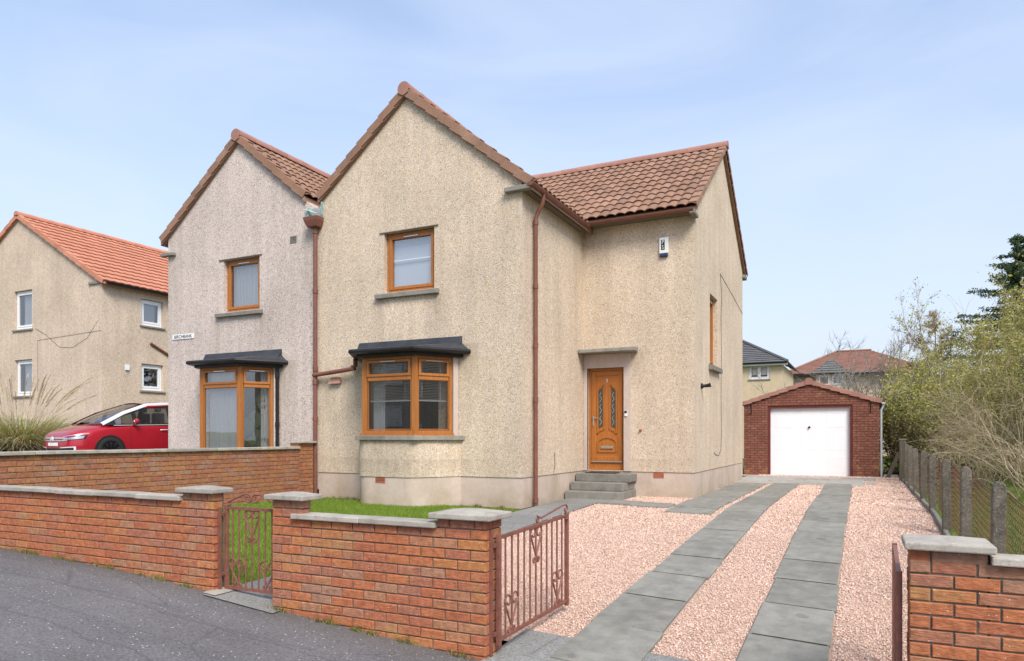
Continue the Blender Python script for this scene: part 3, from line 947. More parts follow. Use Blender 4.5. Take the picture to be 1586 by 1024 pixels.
def verge(roof, a, b, face_n, n, mat=TILE, depth=0.13, width=0.14, name='verge_tile'):
    """stepped dry-verge units from the eave a up to the ridge b; face_n points out of the gable"""
    a, b = Vector(a), Vector(b); t = (b - a); L = t.length / n; t.normalize(); f = Vector(face_n)
    u = f.cross(t); u = u if u.z > 0 else -u
    for i in range(n):
        p = a + t * (i * L - .02); l = L + .03
        m = MB(); vs = []
        for y, lift in ((0, .026), (l, -.004)):
            for (d, h) in ((-.014, .008), (0.016, .004), (.02, -depth), (.0, -depth), (-.004, -.03), (-width, -.02), (-width, .008)):
                vs.append(p + t * y + f * d + u * (h + lift))
        k = 7
        m.add(vs, [(j, (j + 1) % k, k + (j + 1) % k, k + j) for j in range(k)] + [tuple(range(k)), tuple(range(2 * k - 1, k - 1, -1))])
        m.build(name, mat, roof, bevel=0.006)

def deck(parent, pts, th, mat, name='roof'):
    """a sloping slab under the tiles: pts = 4 corners (top face), thickness downwards"""
    m = MB()
    vs = [Vector(p) for p in pts] + [Vector(p) - Vector((0, 0, th)) for p in pts]
    n = len(pts)
    m.add(vs, [tuple(range(n)), tuple(range(2 * n - 1, n - 1, -1))] + [(i, (i + 1) % n, n + (i + 1) % n, n + i) for i in range(n)])
    return m.build(name, mat, parent)

def gutter(parent, a, b, r=0.058, mat=BROWNPIPE, name='gutter'):
    a, b = Vector(a), Vector(b); t = (b - a).normalized(); s = t.cross(Vector((0, 0, 1))).normalized()
    m = MB(); n = 8; vs = []
    for p in (a, b):
        for rr in (r, r - .006):
            for k in range(n + 1):
                an = math.pi + math.pi * k / n
                vs.append(p + s * (rr * math.cos(an)) + Vector((0, 0, rr * math.sin(an) * 1.05)))
    q = n + 1
    fs = [(i, i + 1, 2 * q + i + 1, 2 * q + i) for i in range(n)] + [(q + i, q + i + 1, 3 * q + i + 1, 3 * q + i) for i in range(n)]
    fs += [(0, q, 3 * q, 2 * q), (n, q + n, 3 * q + n, 2 * q + n), tuple(range(q)), tuple(range(2 * q, 3 * q))]
    m.add(vs, fs)
    g = m.build(name, mat, parent, smooth=True)
    L = (b - a).length; k = max(2, int(L / 0.9))
    for i in range(k):
        p = a.lerp(b, (i + .5) / k)
        mm = MB(); mm.tube([p + s * (r + .004) * math.cos(math.pi + math.pi * j / 6) + Vector((0, 0, (r + .004) * 1.05 * math.sin(math.pi + math.pi * j / 6))) for j in range(7)], .008, 5)
        mm.build('bracket', mat, g)
    return g

def downpipe(parent, pts, r=0.036, mat=BROWNPIPE, collars=(), name='downpipe'):
    m = MB(); m.tube(pts, r, 10)
    o = m.build(name, mat, parent, smooth=True)
    for (x, y, z) in collars:
        c = MB(); c.lathe([(r * 1.02, -.05), (r * 1.25, -.045), (r * 1.25, .045), (r * 1.02, .05)], 12, lambda a, b, d: (x + a, y + b, z + d))
        c.build('collar', mat, o, smooth=True)
    return o

FY, DY, XS, XR_ = 11.0, 14.0, -5.23, -2.93          # front gable face, door wall, inner side face, right gable face
SLG = 0.815                                          # gable roof slope
SLW = 0.69                                           # wing roof slope
TFY = frame_T((0, FY, 0), (1, 0, 0), (0, -1, 0))
TDY = frame_T((0, DY, 0), (1, 0, 0), (0, -1, 0))
TXS = frame_T((XS, 0, 0), (0, 1, 0), (1, 0, 0))
TXR = frame_T((XR_, 0, 0), (0, 1, 0), (1, 0, 0))

def gable_roof(house, xa, zap, xl, xr, tile_right=True, tile_cols=30, ind=lambda c, r: False, y0=10.93, y1=17.0):
    zl, zr = zap - SLG * (xa - xl), zap - SLG * (xr - xa)
    roof = deck(house, [(xa, y0, zap - .05), (xr, y0, zr - .05), (xr, y1, zr - .05), (xa, y1, zap - .05)], 0.10, TILE)
    lf = deck(house, [(xl, y0, zl - .05), (xa, y0, zap - .05), (xa, y1, zap - .05), (xl, y1, zl - .05)], 0.10, TILE)
    c = 1 / math.sqrt(1 + SLG * SLG); s = SLG * c
    rows_r = int(round((xr - xa) / c / TG))
    if tile_right:
        tile_slope(roof, (xr + .03, y0, zr - .03), (0, 1, 0), (-c, 0, s), tile_cols, rows_r, ind)
    verge(roof, (xr + .02, y0, zr + .03), (xa + .06, y0, zap + .0), (0, -1, 0), rows_r, depth=.15)
    verge(lf, (xl - .02, y0, zl + .03), (xa - .06, y0, zap + .0), (0, -1, 0), int(round((xa - xl) / c / TG)), depth=.15)
    ridge_run(roof, (xa, y0 - .03, zap + .0), (xa, 16.5, zap + .0), 0.125)
    # mortar-filled end of the ridge
    m = MB(); n = 10
    pts = [(.118 * math.cos(math.pi * k / n), .112 * math.sin(math.pi * k / n)) for k in range(n + 1)] + [(-.10, -.09), (0, -.14), (.10, -.09)]
    m.add([(xa + a, y0 - .038, zap + b) for a, b in pts] + [(xa + a, y0 + .0, zap + b) for a, b in pts],
          [tuple(range(len(pts)))] + [(i, (i + 1) % len(pts), len(pts) + (i + 1) % len(pts), len(pts) + i) for i in range(len(pts))])
    m.build('ridge_end', RIDGE, roof)
    return roof, lf

def bay_plan(cx, hw, jw, p, off=0.0, rad=.22):
    A = [Vector((cx - jw + off, FY + .05)), Vector((cx - hw + off * .6, FY - p + off)), Vector((cx + hw - off * .6, FY - p + off)), Vector((cx + jw - off, FY + .05))]
    out = [tuple(A[0])]
    for k in (1, 2):
        a, b, c = A[k - 1], A[k], A[k + 1]
        p0 = b + (a - b).normalized() * rad; p1 = b + (c - b).normalized() * rad
        for i in range(7):
            t = i / 6; q = p0 * (1 - t) ** 2 + b * 2 * t * (1 - t) + p1 * t * t
            out.append(tuple(q))
    return out + [tuple(A[3])]

def bay(house, cx, hw, jw, p, zs0, zs1, z0, z1, wall_z0, lower_mat, lights_front, lights_cant, wide_sill=True):
    """canted bay: front half-width hw, junction half-width jw, projection p"""
    A = [(cx - jw, FY), (cx - hw, FY - p), (cx + hw, FY - p), (cx + jw, FY)]
    # dwarf wall under the sill, its corners rounded off by the render
    if lower_mat:
        m = MB(); m.prism(bay_plan(cx, hw, jw, p), wall_z0, zs0); m.build('bay_wall', lower_mat, house, smooth=True)
    def inset(d):
        # polygon moved inwards by d
        q = []
        L = math.hypot(jw - hw, p); nx, ny = p / L, -(jw - hw) / L
        kx = d * (1 - ny * -1 * 0) if False else 0
        fy = FY - p + d
        # cant line: through (hw,-p) and (jw,0), shifted inwards along (-nx,-ny)
        def cant_x(y):
            return hw + (y - (FY - p)) / p * (jw - hw) - d * L / p
        return [(cx - cant_x(FY), FY), (cx - cant_x(fy), fy), (cx + cant_x(fy), fy), (cx + cant_x(FY), FY)]
    B = inset(0.09)
    wins = []
    segs = [(B[0], B[1], 'l'), (B[1], B[2], 'f'), (B[2], B[3], 'r')]
    for (a, b, k) in segs:
        d = Vector((b[0] - a[0], b[1] - a[1], 0)); L = d.length
        n = Vector((d.y, -d.x, 0)).normalized()
        T = frame_T((a[0], a[1], 0), d, n)
        t0, t1 = (0.012, L - 0.012)
        if k == 'r': t1 = L - 0.10
        if k == 'l': t0 = 0.10
        lt = lights_front(t0, t1, z0, z1) if k == 'f' else lights_cant(t0, t1, z0, z1)
        wins.append((window(house, T, t0, t1, z0, z1, lt, back=0.0, vent=1), T, t0, t1))
    # corner posts and the plastered returns
    m = MB()
    for (x, y) in (B[1], B[2]): m.prism([(x - .03, y - .004), (x + .03, y - .004), (x + .035, y + .05), (x, y + .075), (x - .035, y + .05)], z0, z1)
    m.build('corner_post', OAK, house)
    for sgn, q in ((-1, B[0]), (1, B[3])):
        m = MB()
        qa = Vector((B[2][0] - cx, B[2][1], 0)); qb = Vector((B[3][0] - cx, B[3][1], 0)); t = (qb - qa).normalized()
        pa = qb - t * .094; nn = Vector((t.y, -t.x, 0)) * .04
        poly = [(cx + sgn * v.x, v.y) for v in (pa + nn, qb + nn, qb - nn * 2, pa - nn * 2)]
        m.prism(poly if sgn > 0 else poly[::-1], zs1, z1)
        m.build('bay_return', SURROUND if wide_sill else HARL_PINK, house)
    if wide_sill:
        C = inset(-0.05); D = inset(.12)
        m = MB()
        m.prism([(C[0][0], FY), C[1], (cx + .02, C[1][1]), (cx + .02, D[1][1]), D[1], (D[0][0], FY)], zs0, zs1); m.build('sill', SILLST, house, bevel=.006)
        m = MB(); m.prism([(cx + .026, C[2][1]), C[2], (C[3][0], FY), (D[3][0], FY), D[2], (cx + .026, D[2][1])], zs0, zs1 - .002); m.build('sill', SILLST, house, bevel=.006)
        C = inset(.03); le = lambda a, b: (a[0] + (b[0] - a[0]) * .86, a[1] + (b[1] - a[1]) * .86)
        m = MB(); m.prism([le(C[1], C[0]), C[1], C[2], le(C[2], C[3])], zs1 - .01, z0 + .002); m.build('sub_sill', OAK, house)
    # felted roof: fascia, sloping top, roll edge, flashing
    E = inset(-0.13); E2 = inset(-.02)
    m = MB(); m.prism([(E2[0][0], FY), E2[1], E2[2], (E2[3][0], FY)], z1 - .004, z1 + .06)
    bo = m.build('bay_fascia', BLACKP, house)
    m = MB()
    e = [(E[0][0], FY), E[1], E[2], (E[3][0], FY)]
    t = [(cx - jw - .08, FY), (cx - hw * .8, FY - .1), (cx + hw * .8, FY - .1), (cx + jw - .0, FY)]
    zb = z1 + .05
    vs = [(x, y, zb) for x, y in e] + [(x, y, zb + .075) for x, y in e] + [(x, y, zb + .21) for x, y in t]
    m.add(vs, [(3, 2, 1, 0), (0, 1, 5, 4), (1, 2, 6, 5), (2, 3, 7, 6), (4, 5, 9, 8), (5, 6, 10, 9), (6, 7, 11, 10), (8, 9, 10, 11), (3, 0, 4, 8, 11, 7)])
    rf = m.build('bay_roof', LEAD, house, bevel=.012)
    m = MB(); m.tube([(x, y, zb + .045) for x, y in e], .042, 8); m.build('bay_gutter', BLACKP, house, smooth=True)
    m = MB(); m.add([(t[0][0], FY - .12, zb + .14), (t[3][0], FY - .12, zb + .14), (t[3][0], FY - .012, zb + .33), (t[0][0], FY - .012, zb + .33), (t[0][0], FY, zb + .14), (t[3][0], FY, zb + .14), (t[3][0], FY, zb + .33), (t[0][0], FY, zb + .33)],
                    [(0, 1, 2, 3), (5, 4, 7, 6), (0, 4, 5, 1), (3, 2, 6, 7), (0, 3, 7, 4), (1, 5, 6, 2)])
    m.build('flashing', LEAD, house, bevel=.01)
    # floor and back of the room seen through the glass
    return wins, inset

def top_gable(xa, zap):
    return lambda x: zap - SLG * abs(x - xa)

# ------------------------------------------------------------------ the house
house = thing('semi_detached_house', (-5.5, 14.5, 0.44), 'cream pebble-dashed house with oak front door and gabled front', 'house')
XA, ZA = -7.60, 8.08
PT = 0.94
m = MB()
wall_mesh(m, TFY, -9.70, XS, PT, top_gable(XA, ZA - .13), [(-8.10, -6.99, 4.35, 5.48), (-8.25, -6.90, 1.66, 3.10)], cuts=[XA])
m.build('gable_wall', HARL, house)
m = MB(); wall_mesh(m, TXS, FY + .3, DY, PT, lambda s: 5.98); m.build('side_wall', HARL, house)
m = MB(); wall_mesh(m, TDY, XS - .3, XR_, PT, lambda s: 6.12, [(-5.14, -4.357, 0.955, 3.06)]); m.build('entrance_wall', HARL, house)
YC = 17.07
m = MB(); wall_mesh(m, TXR, DY + .3, 20.17, PT, lambda s: 8.30 - SLW * abs(s - YC), [(15.55, 16.45, 3.20, 4.72)], cuts=[YC]); m.build('gable_wall', HARL, house)
m = MB(); m.box(-9.70, XR_ - .3, 19.87, 20.17, PT, 6.1); m.box(-9.70, -9.5, 11.3, 19.87, PT, 6.0); m.build('rear_wall', HARL, house)
# plinth, set back under the render's drip edge
m = MB()
m.box(-9.70, XS - .014, FY + .015, FY + .30, 0.1, PT); m.box(XS - .30, XS - .014, FY + .30, DY + .016, 0.1, PT - .001)
m.box(XS - .014, XR_ - .014, DY + .016, DY + .30, 0.1, PT - .002); m.box(XR_ - .30, XR_ - .014, DY + .30, 20.15, 0.1, PT - .003)
plinth = m.build('plinth', PLINTH, house)
for T, a, z in ((TDY, -3.64, .885),):
    m = MB(); ring(m, T, a - .105, a + .105, z - .06, z + .06, .012, -.03, -.006)
    for i in range(7): m.box(a - .09 + i * .03 - .005, a - .09 + i * .03 + .005, -.03, -.008, z - .05, z + .05, T)
    for i in range(3): m.box(a - .095, a + .095, -.03, -.009, z - .028 + i * .028 - .005, z - .028 + i * .028 + .005, T)
    m.box(a - .1, a + .1, -.04, -.0145, z - .055, z + .055, T)
    m.build('air_brick', TERRA, house)

# floors and inner walls, so the windows look into rooms
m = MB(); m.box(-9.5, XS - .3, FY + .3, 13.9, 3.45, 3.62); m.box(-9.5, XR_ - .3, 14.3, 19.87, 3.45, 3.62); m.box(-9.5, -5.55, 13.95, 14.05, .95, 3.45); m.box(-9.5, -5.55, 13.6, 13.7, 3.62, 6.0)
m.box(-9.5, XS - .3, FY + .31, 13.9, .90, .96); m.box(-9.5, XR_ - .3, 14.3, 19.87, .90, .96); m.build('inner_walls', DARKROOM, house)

# roofs
roof_g, roof_gl = gable_roof(house, XA, ZA, -9.66, -5.02, True, 30, lambda c, r: c < 8)
zrid, zeav = 8.40, 8.40 - SLW * 3.35
roof_w = deck(house, [(-9.7, YC - 3.35, zeav - .05), (-2.86, YC - 3.35, zeav - .05), (-2.86, YC, zrid - .05), (-9.7, YC, zrid - .05)], .10, TILE)
roof_b = deck(house, [(-9.7, YC, zrid - .05), (-2.86, YC, zrid - .05), (-2.86, YC + 3.35, zeav - .05), (-9.7, YC + 3.35, zeav - .05)], .10, TILE)
cw = 1 / math.sqrt(1 + SLW * SLW); sw_ = SLW * cw
NROW = 12
GW = 3.35 / cw / NROW
COLS = 25
x_start = -2.86 - COLS * TW + .03
def skip_valley(c, r):
    x = x_start + c * TW + TW / 2; y = YC - 3.35 + r * GW * cw
    # under the front gable's right slope?
    zg = ZA - SLG * (x - XA) if x > XA else 99
    zw = zeav + SLW * (y - (YC - 3.35))
    return zg > zw + .22
tile_slope(roof_w, (x_start, YC - 3.35 - .04, zeav - .05 + .02), (1, 0, 0), (0, cw, sw_), COLS, NROW, lambda c, r: True, skip=skip_valley, gauge=GW)
verge(roof_w, (-2.84, YC - 3.37, zeav + .02), (-2.84, YC - .05, zrid), (1, 0, 0), NROW, depth=.10)
verge(roof_b, (-2.84, YC + 3.37, zeav + .02), (-2.84, YC + .05, zrid), (1, 0, 0), NROW, depth=.10)
ridge_run(roof_w, (-9.7, YC, zrid + .0), (-2.80, YC, zrid + .0), 0.12)
# skew stones / soffit boards at the eaves
m = MB(); m.box(-5.52, -5.03, FY - .10, FY + .02, 5.84, 5.92); m.build('eaves_stone', SILLST, house, bevel=.01)
m = MB(); m.box(-2.96, -2.86, YC - 3.42, YC - 3.02, 5.90, 5.97); m.build('eaves_stone', SILLST, house, bevel=.01)
m = MB(); m.box(-2.96, -2.86, YC + 3.02, YC + 3.42, 5.95, 6.04); m.build('eaves_stone', SILLST, house, bevel=.01)
m = MB(); m.box(XS - .02, -5.09, FY - .02, YC - 3.35, 5.85, 5.90); m.box(XS - .02, -2.90, YC - 3.30, DY + .02, 5.955, 5.99); m.build('soffit', TIMBER, house)
gutter(house, (-5.01, FY - .12, 5.94), (-5.01, YC - 3.37, 5.94), .06)
gutter(house, (-5.06, YC - 3.40, 5.99), (-2.88, YC - 3.40, 6.00), .06)
# downpipe on the side wall with its swan-neck
downpipe(house, [(-5.01, 11.42, 5.90), (-5.01, 11.42, 5.80), (-5.03, 11.43, 5.72), (-5.13, 11.445, 5.58), (-5.165, 11.445, 5.48), (-5.165, 11.445, .42)], .037,
         collars=[(-5.165, 11.445, 5.42), (-5.165, 11.445, 3.25), (-5.165, 11.445, 2.3), (-5.165, 11.445, .52), (-5.165, 11.445, 4.3)])

# upper front window
fr = window(house, TFY, -8.09, -7.0, 4.36, 5.47, [(-8.03, -7.06, 4.42, 5.41, True)], back=.09, fw=.06, sw=.055)
sill(fr, TFY, -8.27, -6.88, 4.245, 4.345, .08)
m = MB(); m.box(-8.2, -6.9, 0.0, .025, 5.482, 5.497, TFY); m.build('lintel_drip', SILLST, fr)
m = MB(); m.add([TFY(-8.02, -.20, 4.40), TFY(-7.05, -.20, 4.40), TFY(-7.05, -.20, 5.42), TFY(-8.02, -.20, 5.42)], [(0, 1, 2, 3)]); m.build('blind', BLIND_SKY, fr)  # its colour stands in for sky mirrored in the pane
m = MB(); m.box(-8.0, -7.07, -.165, -.150, 4.965, 4.985, TFY); m.build('blind_rail', UPVC, fr)
# stair window in the right gable
fr = window(house, TXR, 15.56, 16.44, 3.21, 4.71, [(15.63, 16.37, 3.28, 4.64, True)], back=.10, fw=.06)
sill(fr, TXR, 15.40, 16.60, 3.07, 3.19, .09)
curtain(fr, TXR, 15.6, 16.4, 3.3, 4.6, -.25)
# bay
BP = 0.78
def lf_front(a0, a1, z0, z1):
    return [(a0 + .075, a1 - .075, z0 + .07, z1 - .42, False), (a0 + .075, a1 - .075, z1 - .345, z1 - .065, True)]
def lf_cant(a0, a1, z0, z1):
    return [(a0 + .065, a1 - .065, z0 + .07, z1 - .42, False), (a0 + .065, a1 - .065, z1 - .345, z1 - .065, True)]
BX = -7.50
bw, binset = bay(house, BX, .60, 1.10, BP, 1.585, 1.665, 1.70, 3.06, PT, HARL, lf_front, lf_cant)
m = MB(); m.prism(bay_plan(BX, .60, 1.10, BP, .014), .1, PT); m.build('bay_plinth', PLINTH, house, smooth=True)
T0 = frame_T((0, FY - BP + .016, 0), (1, 0, 0), (0, -1, 0))
m = MB(); a, z = -7.62, .885
ring(m, T0, a - .105, a + .105, z - .055, z + .055, .012, -.02, .008)
for i in range(7): m.box(a - .09 + i * .03 - .005, a - .09 + i * .03 + .005, -.02, .006, z - .045, z + .045, T0)
for i in range(3): m.box(a - .095, a + .095, -.02, .005, z - .028 + i * .028 - .005, z - .028 + i * .028 + .005, T0)
m.box(a - .1, a + .1, -.02, .002, z - .05, z + .05, T0); m.build('air_brick', TERRA, house)
# venetian blinds, half drawn, in the front and the canted light
for (fr, T, a0, a1), zlow in ((bw[1], 2.30), (bw[2], 2.30)):
    m = MB()
    z = zlow
    while z < 3.0:
        m.add([T(a0 + .05, -.125, z + .006), T(a1 - .05, -.125, z + .006), T(a1 - .05, -.150, z - .004), T(a0 + .05, -.150, z - .004)], [(0, 1, 2, 3)]); z += .028
    m.box(a0 + .05, a1 - .05, -.150, -.122, zlow - .03, zlow - .010, T)
    for q in (.25, .75): m.box(a0 + (a1 - a0) * q - .003, a0 + (a1 - a0) * q + .003, -.118, -.114, zlow, 3.0, T)
    m.build('venetian_blind', UPVC, fr)
(fr, T, a0, a1) = bw[1]
curtain(fr, T, a0 + .03, a0 + .26, 1.72, 3.02, -.26, NET, 5, .025)


# door with its surround, hood and steps
m = MB()
m.box(-5.215, -5.14, -.06, .012, PT, 3.06, TDY); m.box(-4.357, -4.20, -.06, .012, PT + .002, 3.06, TDY); m.box(-5.215, -4.20, -.06, .014, 3.06, 3.345, TDY)
m.build('door_surround', SURROUND, house, bevel=.006)
hood = MB()
hood.add([TDY(-5.225, .0, 3.35), TDY(-4.06, .0, 3.35), TDY(-4.03, .34, 3.35), TDY(-5.225, .34, 3.35), TDY(-5.225, 0, 3.46), TDY(-4.06, 0, 3.46), TDY(-4.03, .34, 3.425), TDY(-5.225, .34, 3.425)],
         [(0, 3, 2, 1), (4, 5, 6, 7), (0, 1, 5, 4), (1, 2, 6, 5), (2, 3, 7, 6), (3, 0, 4, 7)])
hood.build('door_hood', SILLST, house, bevel=.012)
DB = -.10
m = MB(); ring(m, TDY, -5.138, -4.359, .962, 3.058, .05, DB - .06, DB)
m.box(-5.088, -4.409, DB - .055, DB - .004, 1.012, 1.11, TDY)
dframe = m.build('door_frame', OAK_DARK, house, bevel=.004)
door = MB(); door.box(-5.085, -4.412, DB - .05, DB - .012, 1.135, 3.005, TDY)
door = door.build('door', OAK_DARK, house, bevel=.004)
m = MB(); ring(m, TDY, -5.083, -4.414, 1.137, 3.003, .095, DB - .012, DB + .004); m.build('door_stile', OAK_DARK, door, bevel=.008)
m = MB(); m.box(-5.08, -4.415, DB - .01, DB + .028, 1.112, 1.142, TDY); m.build('weather_bar', CHROME, door, bevel=.004)
def strip_poly(mb, T, pts, w, d0, d1):
    n = len(pts)
    for i in range(n - 1):
        (a, z), (b, y) = pts[i], pts[i + 1]
        dx, dz = b - a, y - z; L = math.hypot(dx, dz); px, pz = -dz / L * w / 2, dx / L * w / 2
        ex, ez = dx / L * w * .1, dz / L * w * .1
        q = [(a - ex + px, z - ez + pz), (b + ex + px, y + ez + pz), (b + ex - px, y + ez - pz), (a - ex - px, z - ez - pz)]
        mb.add([T(u, d0, v) for u, v in q] + [T(u, d1, v) for u, v in q], [(4, 5, 6, 7), (0, 1, 5, 4), (1, 2, 6, 5), (2, 3, 7, 6), (3, 0, 4, 7)])
DC = (-5.085 - 4.412) / 2
for sg in (-1, 1):
    x0, x1 = DC + sg * .062, DC + sg * .205
    lo_in, lo_out, hi_in, hi_out = 1.80, 1.70, 2.72, 2.58
    pts = [(x0, lo_in), (x0, hi_in - .02), (x0 + sg * .02, hi_in), (x1 - sg * .03, hi_out + .06), (x1, hi_out), (x1, lo_out), (x1 - sg * .05, lo_out + .06), (x0, lo_in)]
    m = MB(); strip_poly(m, TDY, pts, .022, DB - .012, DB + .006); m.build('moulding', OAK_DARK, door)
    gx0, gx1 = x0 + sg * .032, x1 - sg * .028
    m = MB(); p = [(gx0, 1.86), (gx0, 2.67), (gx1, 2.60), (gx1, 1.82)]
    m.add([TDY(u, DB - .010, v) for u, v in p] + [TDY(u, DB - .004, v) for u, v in p], [(4, 5, 6, 7), (0, 1, 5, 4), (1, 2, 6, 5), (2, 3, 7, 6), (3, 0, 4, 7)])
    gl = m.build('leaded_pane', LEADGLASS, door)
    m = MB()
    for zc in (1.98, 2.22, 2.46): 
        cxg = (gx0 + gx1) / 2
        strip_poly(m, TDY, [(cxg - .02, zc - .10), (cxg + .022, zc - .03), (cxg - .022, zc + .04), (cxg + .01, zc + .1)], .008, DB - .006, DB + .001)
    m.build('lead_came', LEADGREY, gl)
m = MB(); pts = [(DC - .20, 1.33), (DC + .20, 1.33), (DC + .20, 1.50)] + [(DC + .20 * math.cos(R(a)), 1.50 + .125 * math.sin(R(a))) for a in range(20, 180, 20)] + [(DC - .20, 1.50), (DC - .20, 1.33)]
strip_poly(m, TDY, pts, .022, DB - .012, DB + .006); m.build('moulding', OAK_DARK, door)
m = MB(); m.box(DC - .135, DC + .135, DB - .012, DB + .01, 1.395, 1.455, TDY); m.build('letter_plate', CHROME, door, bevel=.006)
m = MB(); m.box(-5.055, -5.02, DB, DB + .016, 1.86, 2.08, TDY); m.box(-5.05, -4.945, DB + .03, DB + .048, 2.03, 2.05, TDY); m.box(-5.05, -5.03, DB, DB + .045, 2.028, 2.052, TDY)
m.build('door_handle', CHROME, door, bevel=.004)
put_text('3', .10, TDY(DC, DB - .004, 2.80), (1, 0, 0), door, WHITEPLA)
m = MB(); m.box(-4.33, -4.275, .012, .040, 2.06, 2.17, TDY); bell = m.build('doorbell', WHITEPLA, house, bevel=.006)
m = MB(); m.box(-4.328, -4.277, .040, .044, 2.12, 2.168, TDY); m.build('doorbell_camera', BLACKP, bell)
for i, (xa_, xb_, y0_, zt) in enumerate(((-5.215, -4.10, 12.93, .585), (-5.215, -4.13, 13.22, .745), (-5.215, -4.08, 13.52, .905))):
    m = MB(); m.box(xa_, xb_, y0_, DY + .01 - i * .003, (.38, .586, .746)[i], zt); m.build('step', STEPST, house, bevel=.012)
m = MB(); m.box(-5.05, -4.42, 13.62, 13.97, .905, .920); m.build('door_mat', BLACKP, house)

# small fittings
m = MB(); m.box(-3.615, -3.435, 0, .055, 5.27, 5.585, TDY); alarm = m.build('alarm_box', WHITEPLA, house, bevel=.012)
m = MB(); m.box(-3.61, -3.44, .004, .05, 5.20, 5.268, TDY); m.build('alarm_strobe', NAVY, alarm, bevel=.02)
m = MB(); m.box(-3.575, -3.503, .0555, .0575, 5.335, 5.535, TDY); m.build('alarm_logo_plate', INK, alarm)
put_text('P', .115, TDY(-3.538, .0580, 5.485), (1, 0, 0), alarm, WHITEPLA, .75)
put_text('S', .115, TDY(-3.538, .0580, 5.385), (1, 0, 0), alarm, WHITEPLA, .75)
m = MB(); m.lathe([(.005, 0), (.055, 0), (.06, .02), (.035, .05), (.03, .07)], 14, lambda a, b, d: TXR(14.63 + a, d, 2.67 + b))
lampo = m.build('wall_lamp', BLACKP, house, smooth=True)
m = MB(); m.tube([TXR(14.63, .06, 2.67), TXR(14.63, .13, 2.675), TXR(14.64, .19, 2.69)], [.03, .036, .045], 10); m.build('lamp_head', BLACKP, lampo, smooth=True)
m = MB(); cab = [(20.15, 4.98), (18.4, 5.2), (16.75, 5.38), (16.80, 5.30), (16.95, 4.9), (16.85, 4.4), (16.90, 3.6), (16.86, 2.6), (16.9, 1.7), (16.85, 1.35), (16.6, 1.22), (16.2, 1.24), (16.0, 1.3)]
m.tube([TXR(a, .006, z) for a, z in cab], .0045, 5); m.build('cable', BLACKP, house)
m = MB(); m.lathe([(.025, 0), (.03, .02), (.012, .06)], 10, lambda a, b, d: TDY(-4.0 + a, d, 1.78 + b)); m.build('overflow_pipe', TERRA, house)
m = MB(); m.tube([TXS(12.45, .006, 1.35), TXS(12.46, .006, 1.1), TXS(12.4, .006, .96)], .006, 5); m.build('cable', BLACKP, house)
m = MB()
m.add([TFY(-9.39, .0, 2.70), TFY(-9.11, 0, 2.70), TFY(-9.11, .08, 2.68), TFY(-9.39, .08, 2.68), TFY(-9.36, 0, 2.81), TFY(-9.14, 0, 2.81), TFY(-9.14, .025, 2.81), TFY(-9.36, .025, 2.81)],
      [(0, 3, 2, 1), (4, 5, 6, 7), (0, 1, 5, 4), (1, 2, 6, 5), (2, 3, 7, 6), (3, 0, 4, 7)]); m.build('vent_cowl', MAUVE, house)
# shared downpipe on the party line, with rainwater head and branch from the bay gutter
m = MB()
hx0, hx1 = -9.89, -9.55
m.add([(hx0 + .05, 10.82, 5.78), (hx1 - .05, 10.82, 5.78), (hx1 - .05, 10.98, 5.78), (hx0 + .05, 10.98, 5.78), (hx0, 10.78, 5.90), (hx1, 10.78, 5.90), (hx1, 10.98, 5.90), (hx0, 10.98, 5.90), (hx0 - .01, 10.77, 5.97), (hx1 + .01, 10.77, 5.97), (hx1 + .01, 10.98, 5.97), (hx0 - .01, 10.98, 5.97)],
      [(0, 3, 2, 1), (0, 1, 5, 4), (1, 2, 6, 5), (2, 3, 7, 6), (3, 0, 4, 7), (4, 5, 9, 8), (5, 6, 10, 9), (6, 7, 11, 10), (7, 4, 8, 11), (8, 9, 10, 11)])
m.build('rainwater_head', BROWNPIPE, house, bevel=.008)
downpipe(house, [(-9.71, 10.92, 5.78), (-9.71, 10.92, .42)], .042, collars=[(-9.71, 10.92, z) for z in (5.7, 4.52, 2.98, 2.72, 2.0)])
downpipe(house, [(-9.74, 10.90, 2.86), (-9.2, 10.88, 2.90), (-8.75, 10.86, 2.94), (-8.62, 10.80, 3.0), (-8.58, 10.74, 3.10)], .042, collars=[(-8.70, 10.84, 2.955)])
m = MB(); m.box(-9.93, -9.90, 10.94, 10.97, 6.0, 6.20); m.box(-9.55, -9.52, 10.90, 10.93, 6.0, 6.26); m.add([(-9.98, 10.93, 6.17), (-9.66, 10.86, 6.04), (-9.64, 10.9, 6.06), (-9.96, 10.97, 6.2)], [(0, 1, 2, 3)]); m.build('valley_flashing', COPPERG, house)
m = MB(); m.box(-10.05, -9.62, 10.99, 17.0, 5.95, 6.18); m.build('valley_gutter', LEADGREY, house)

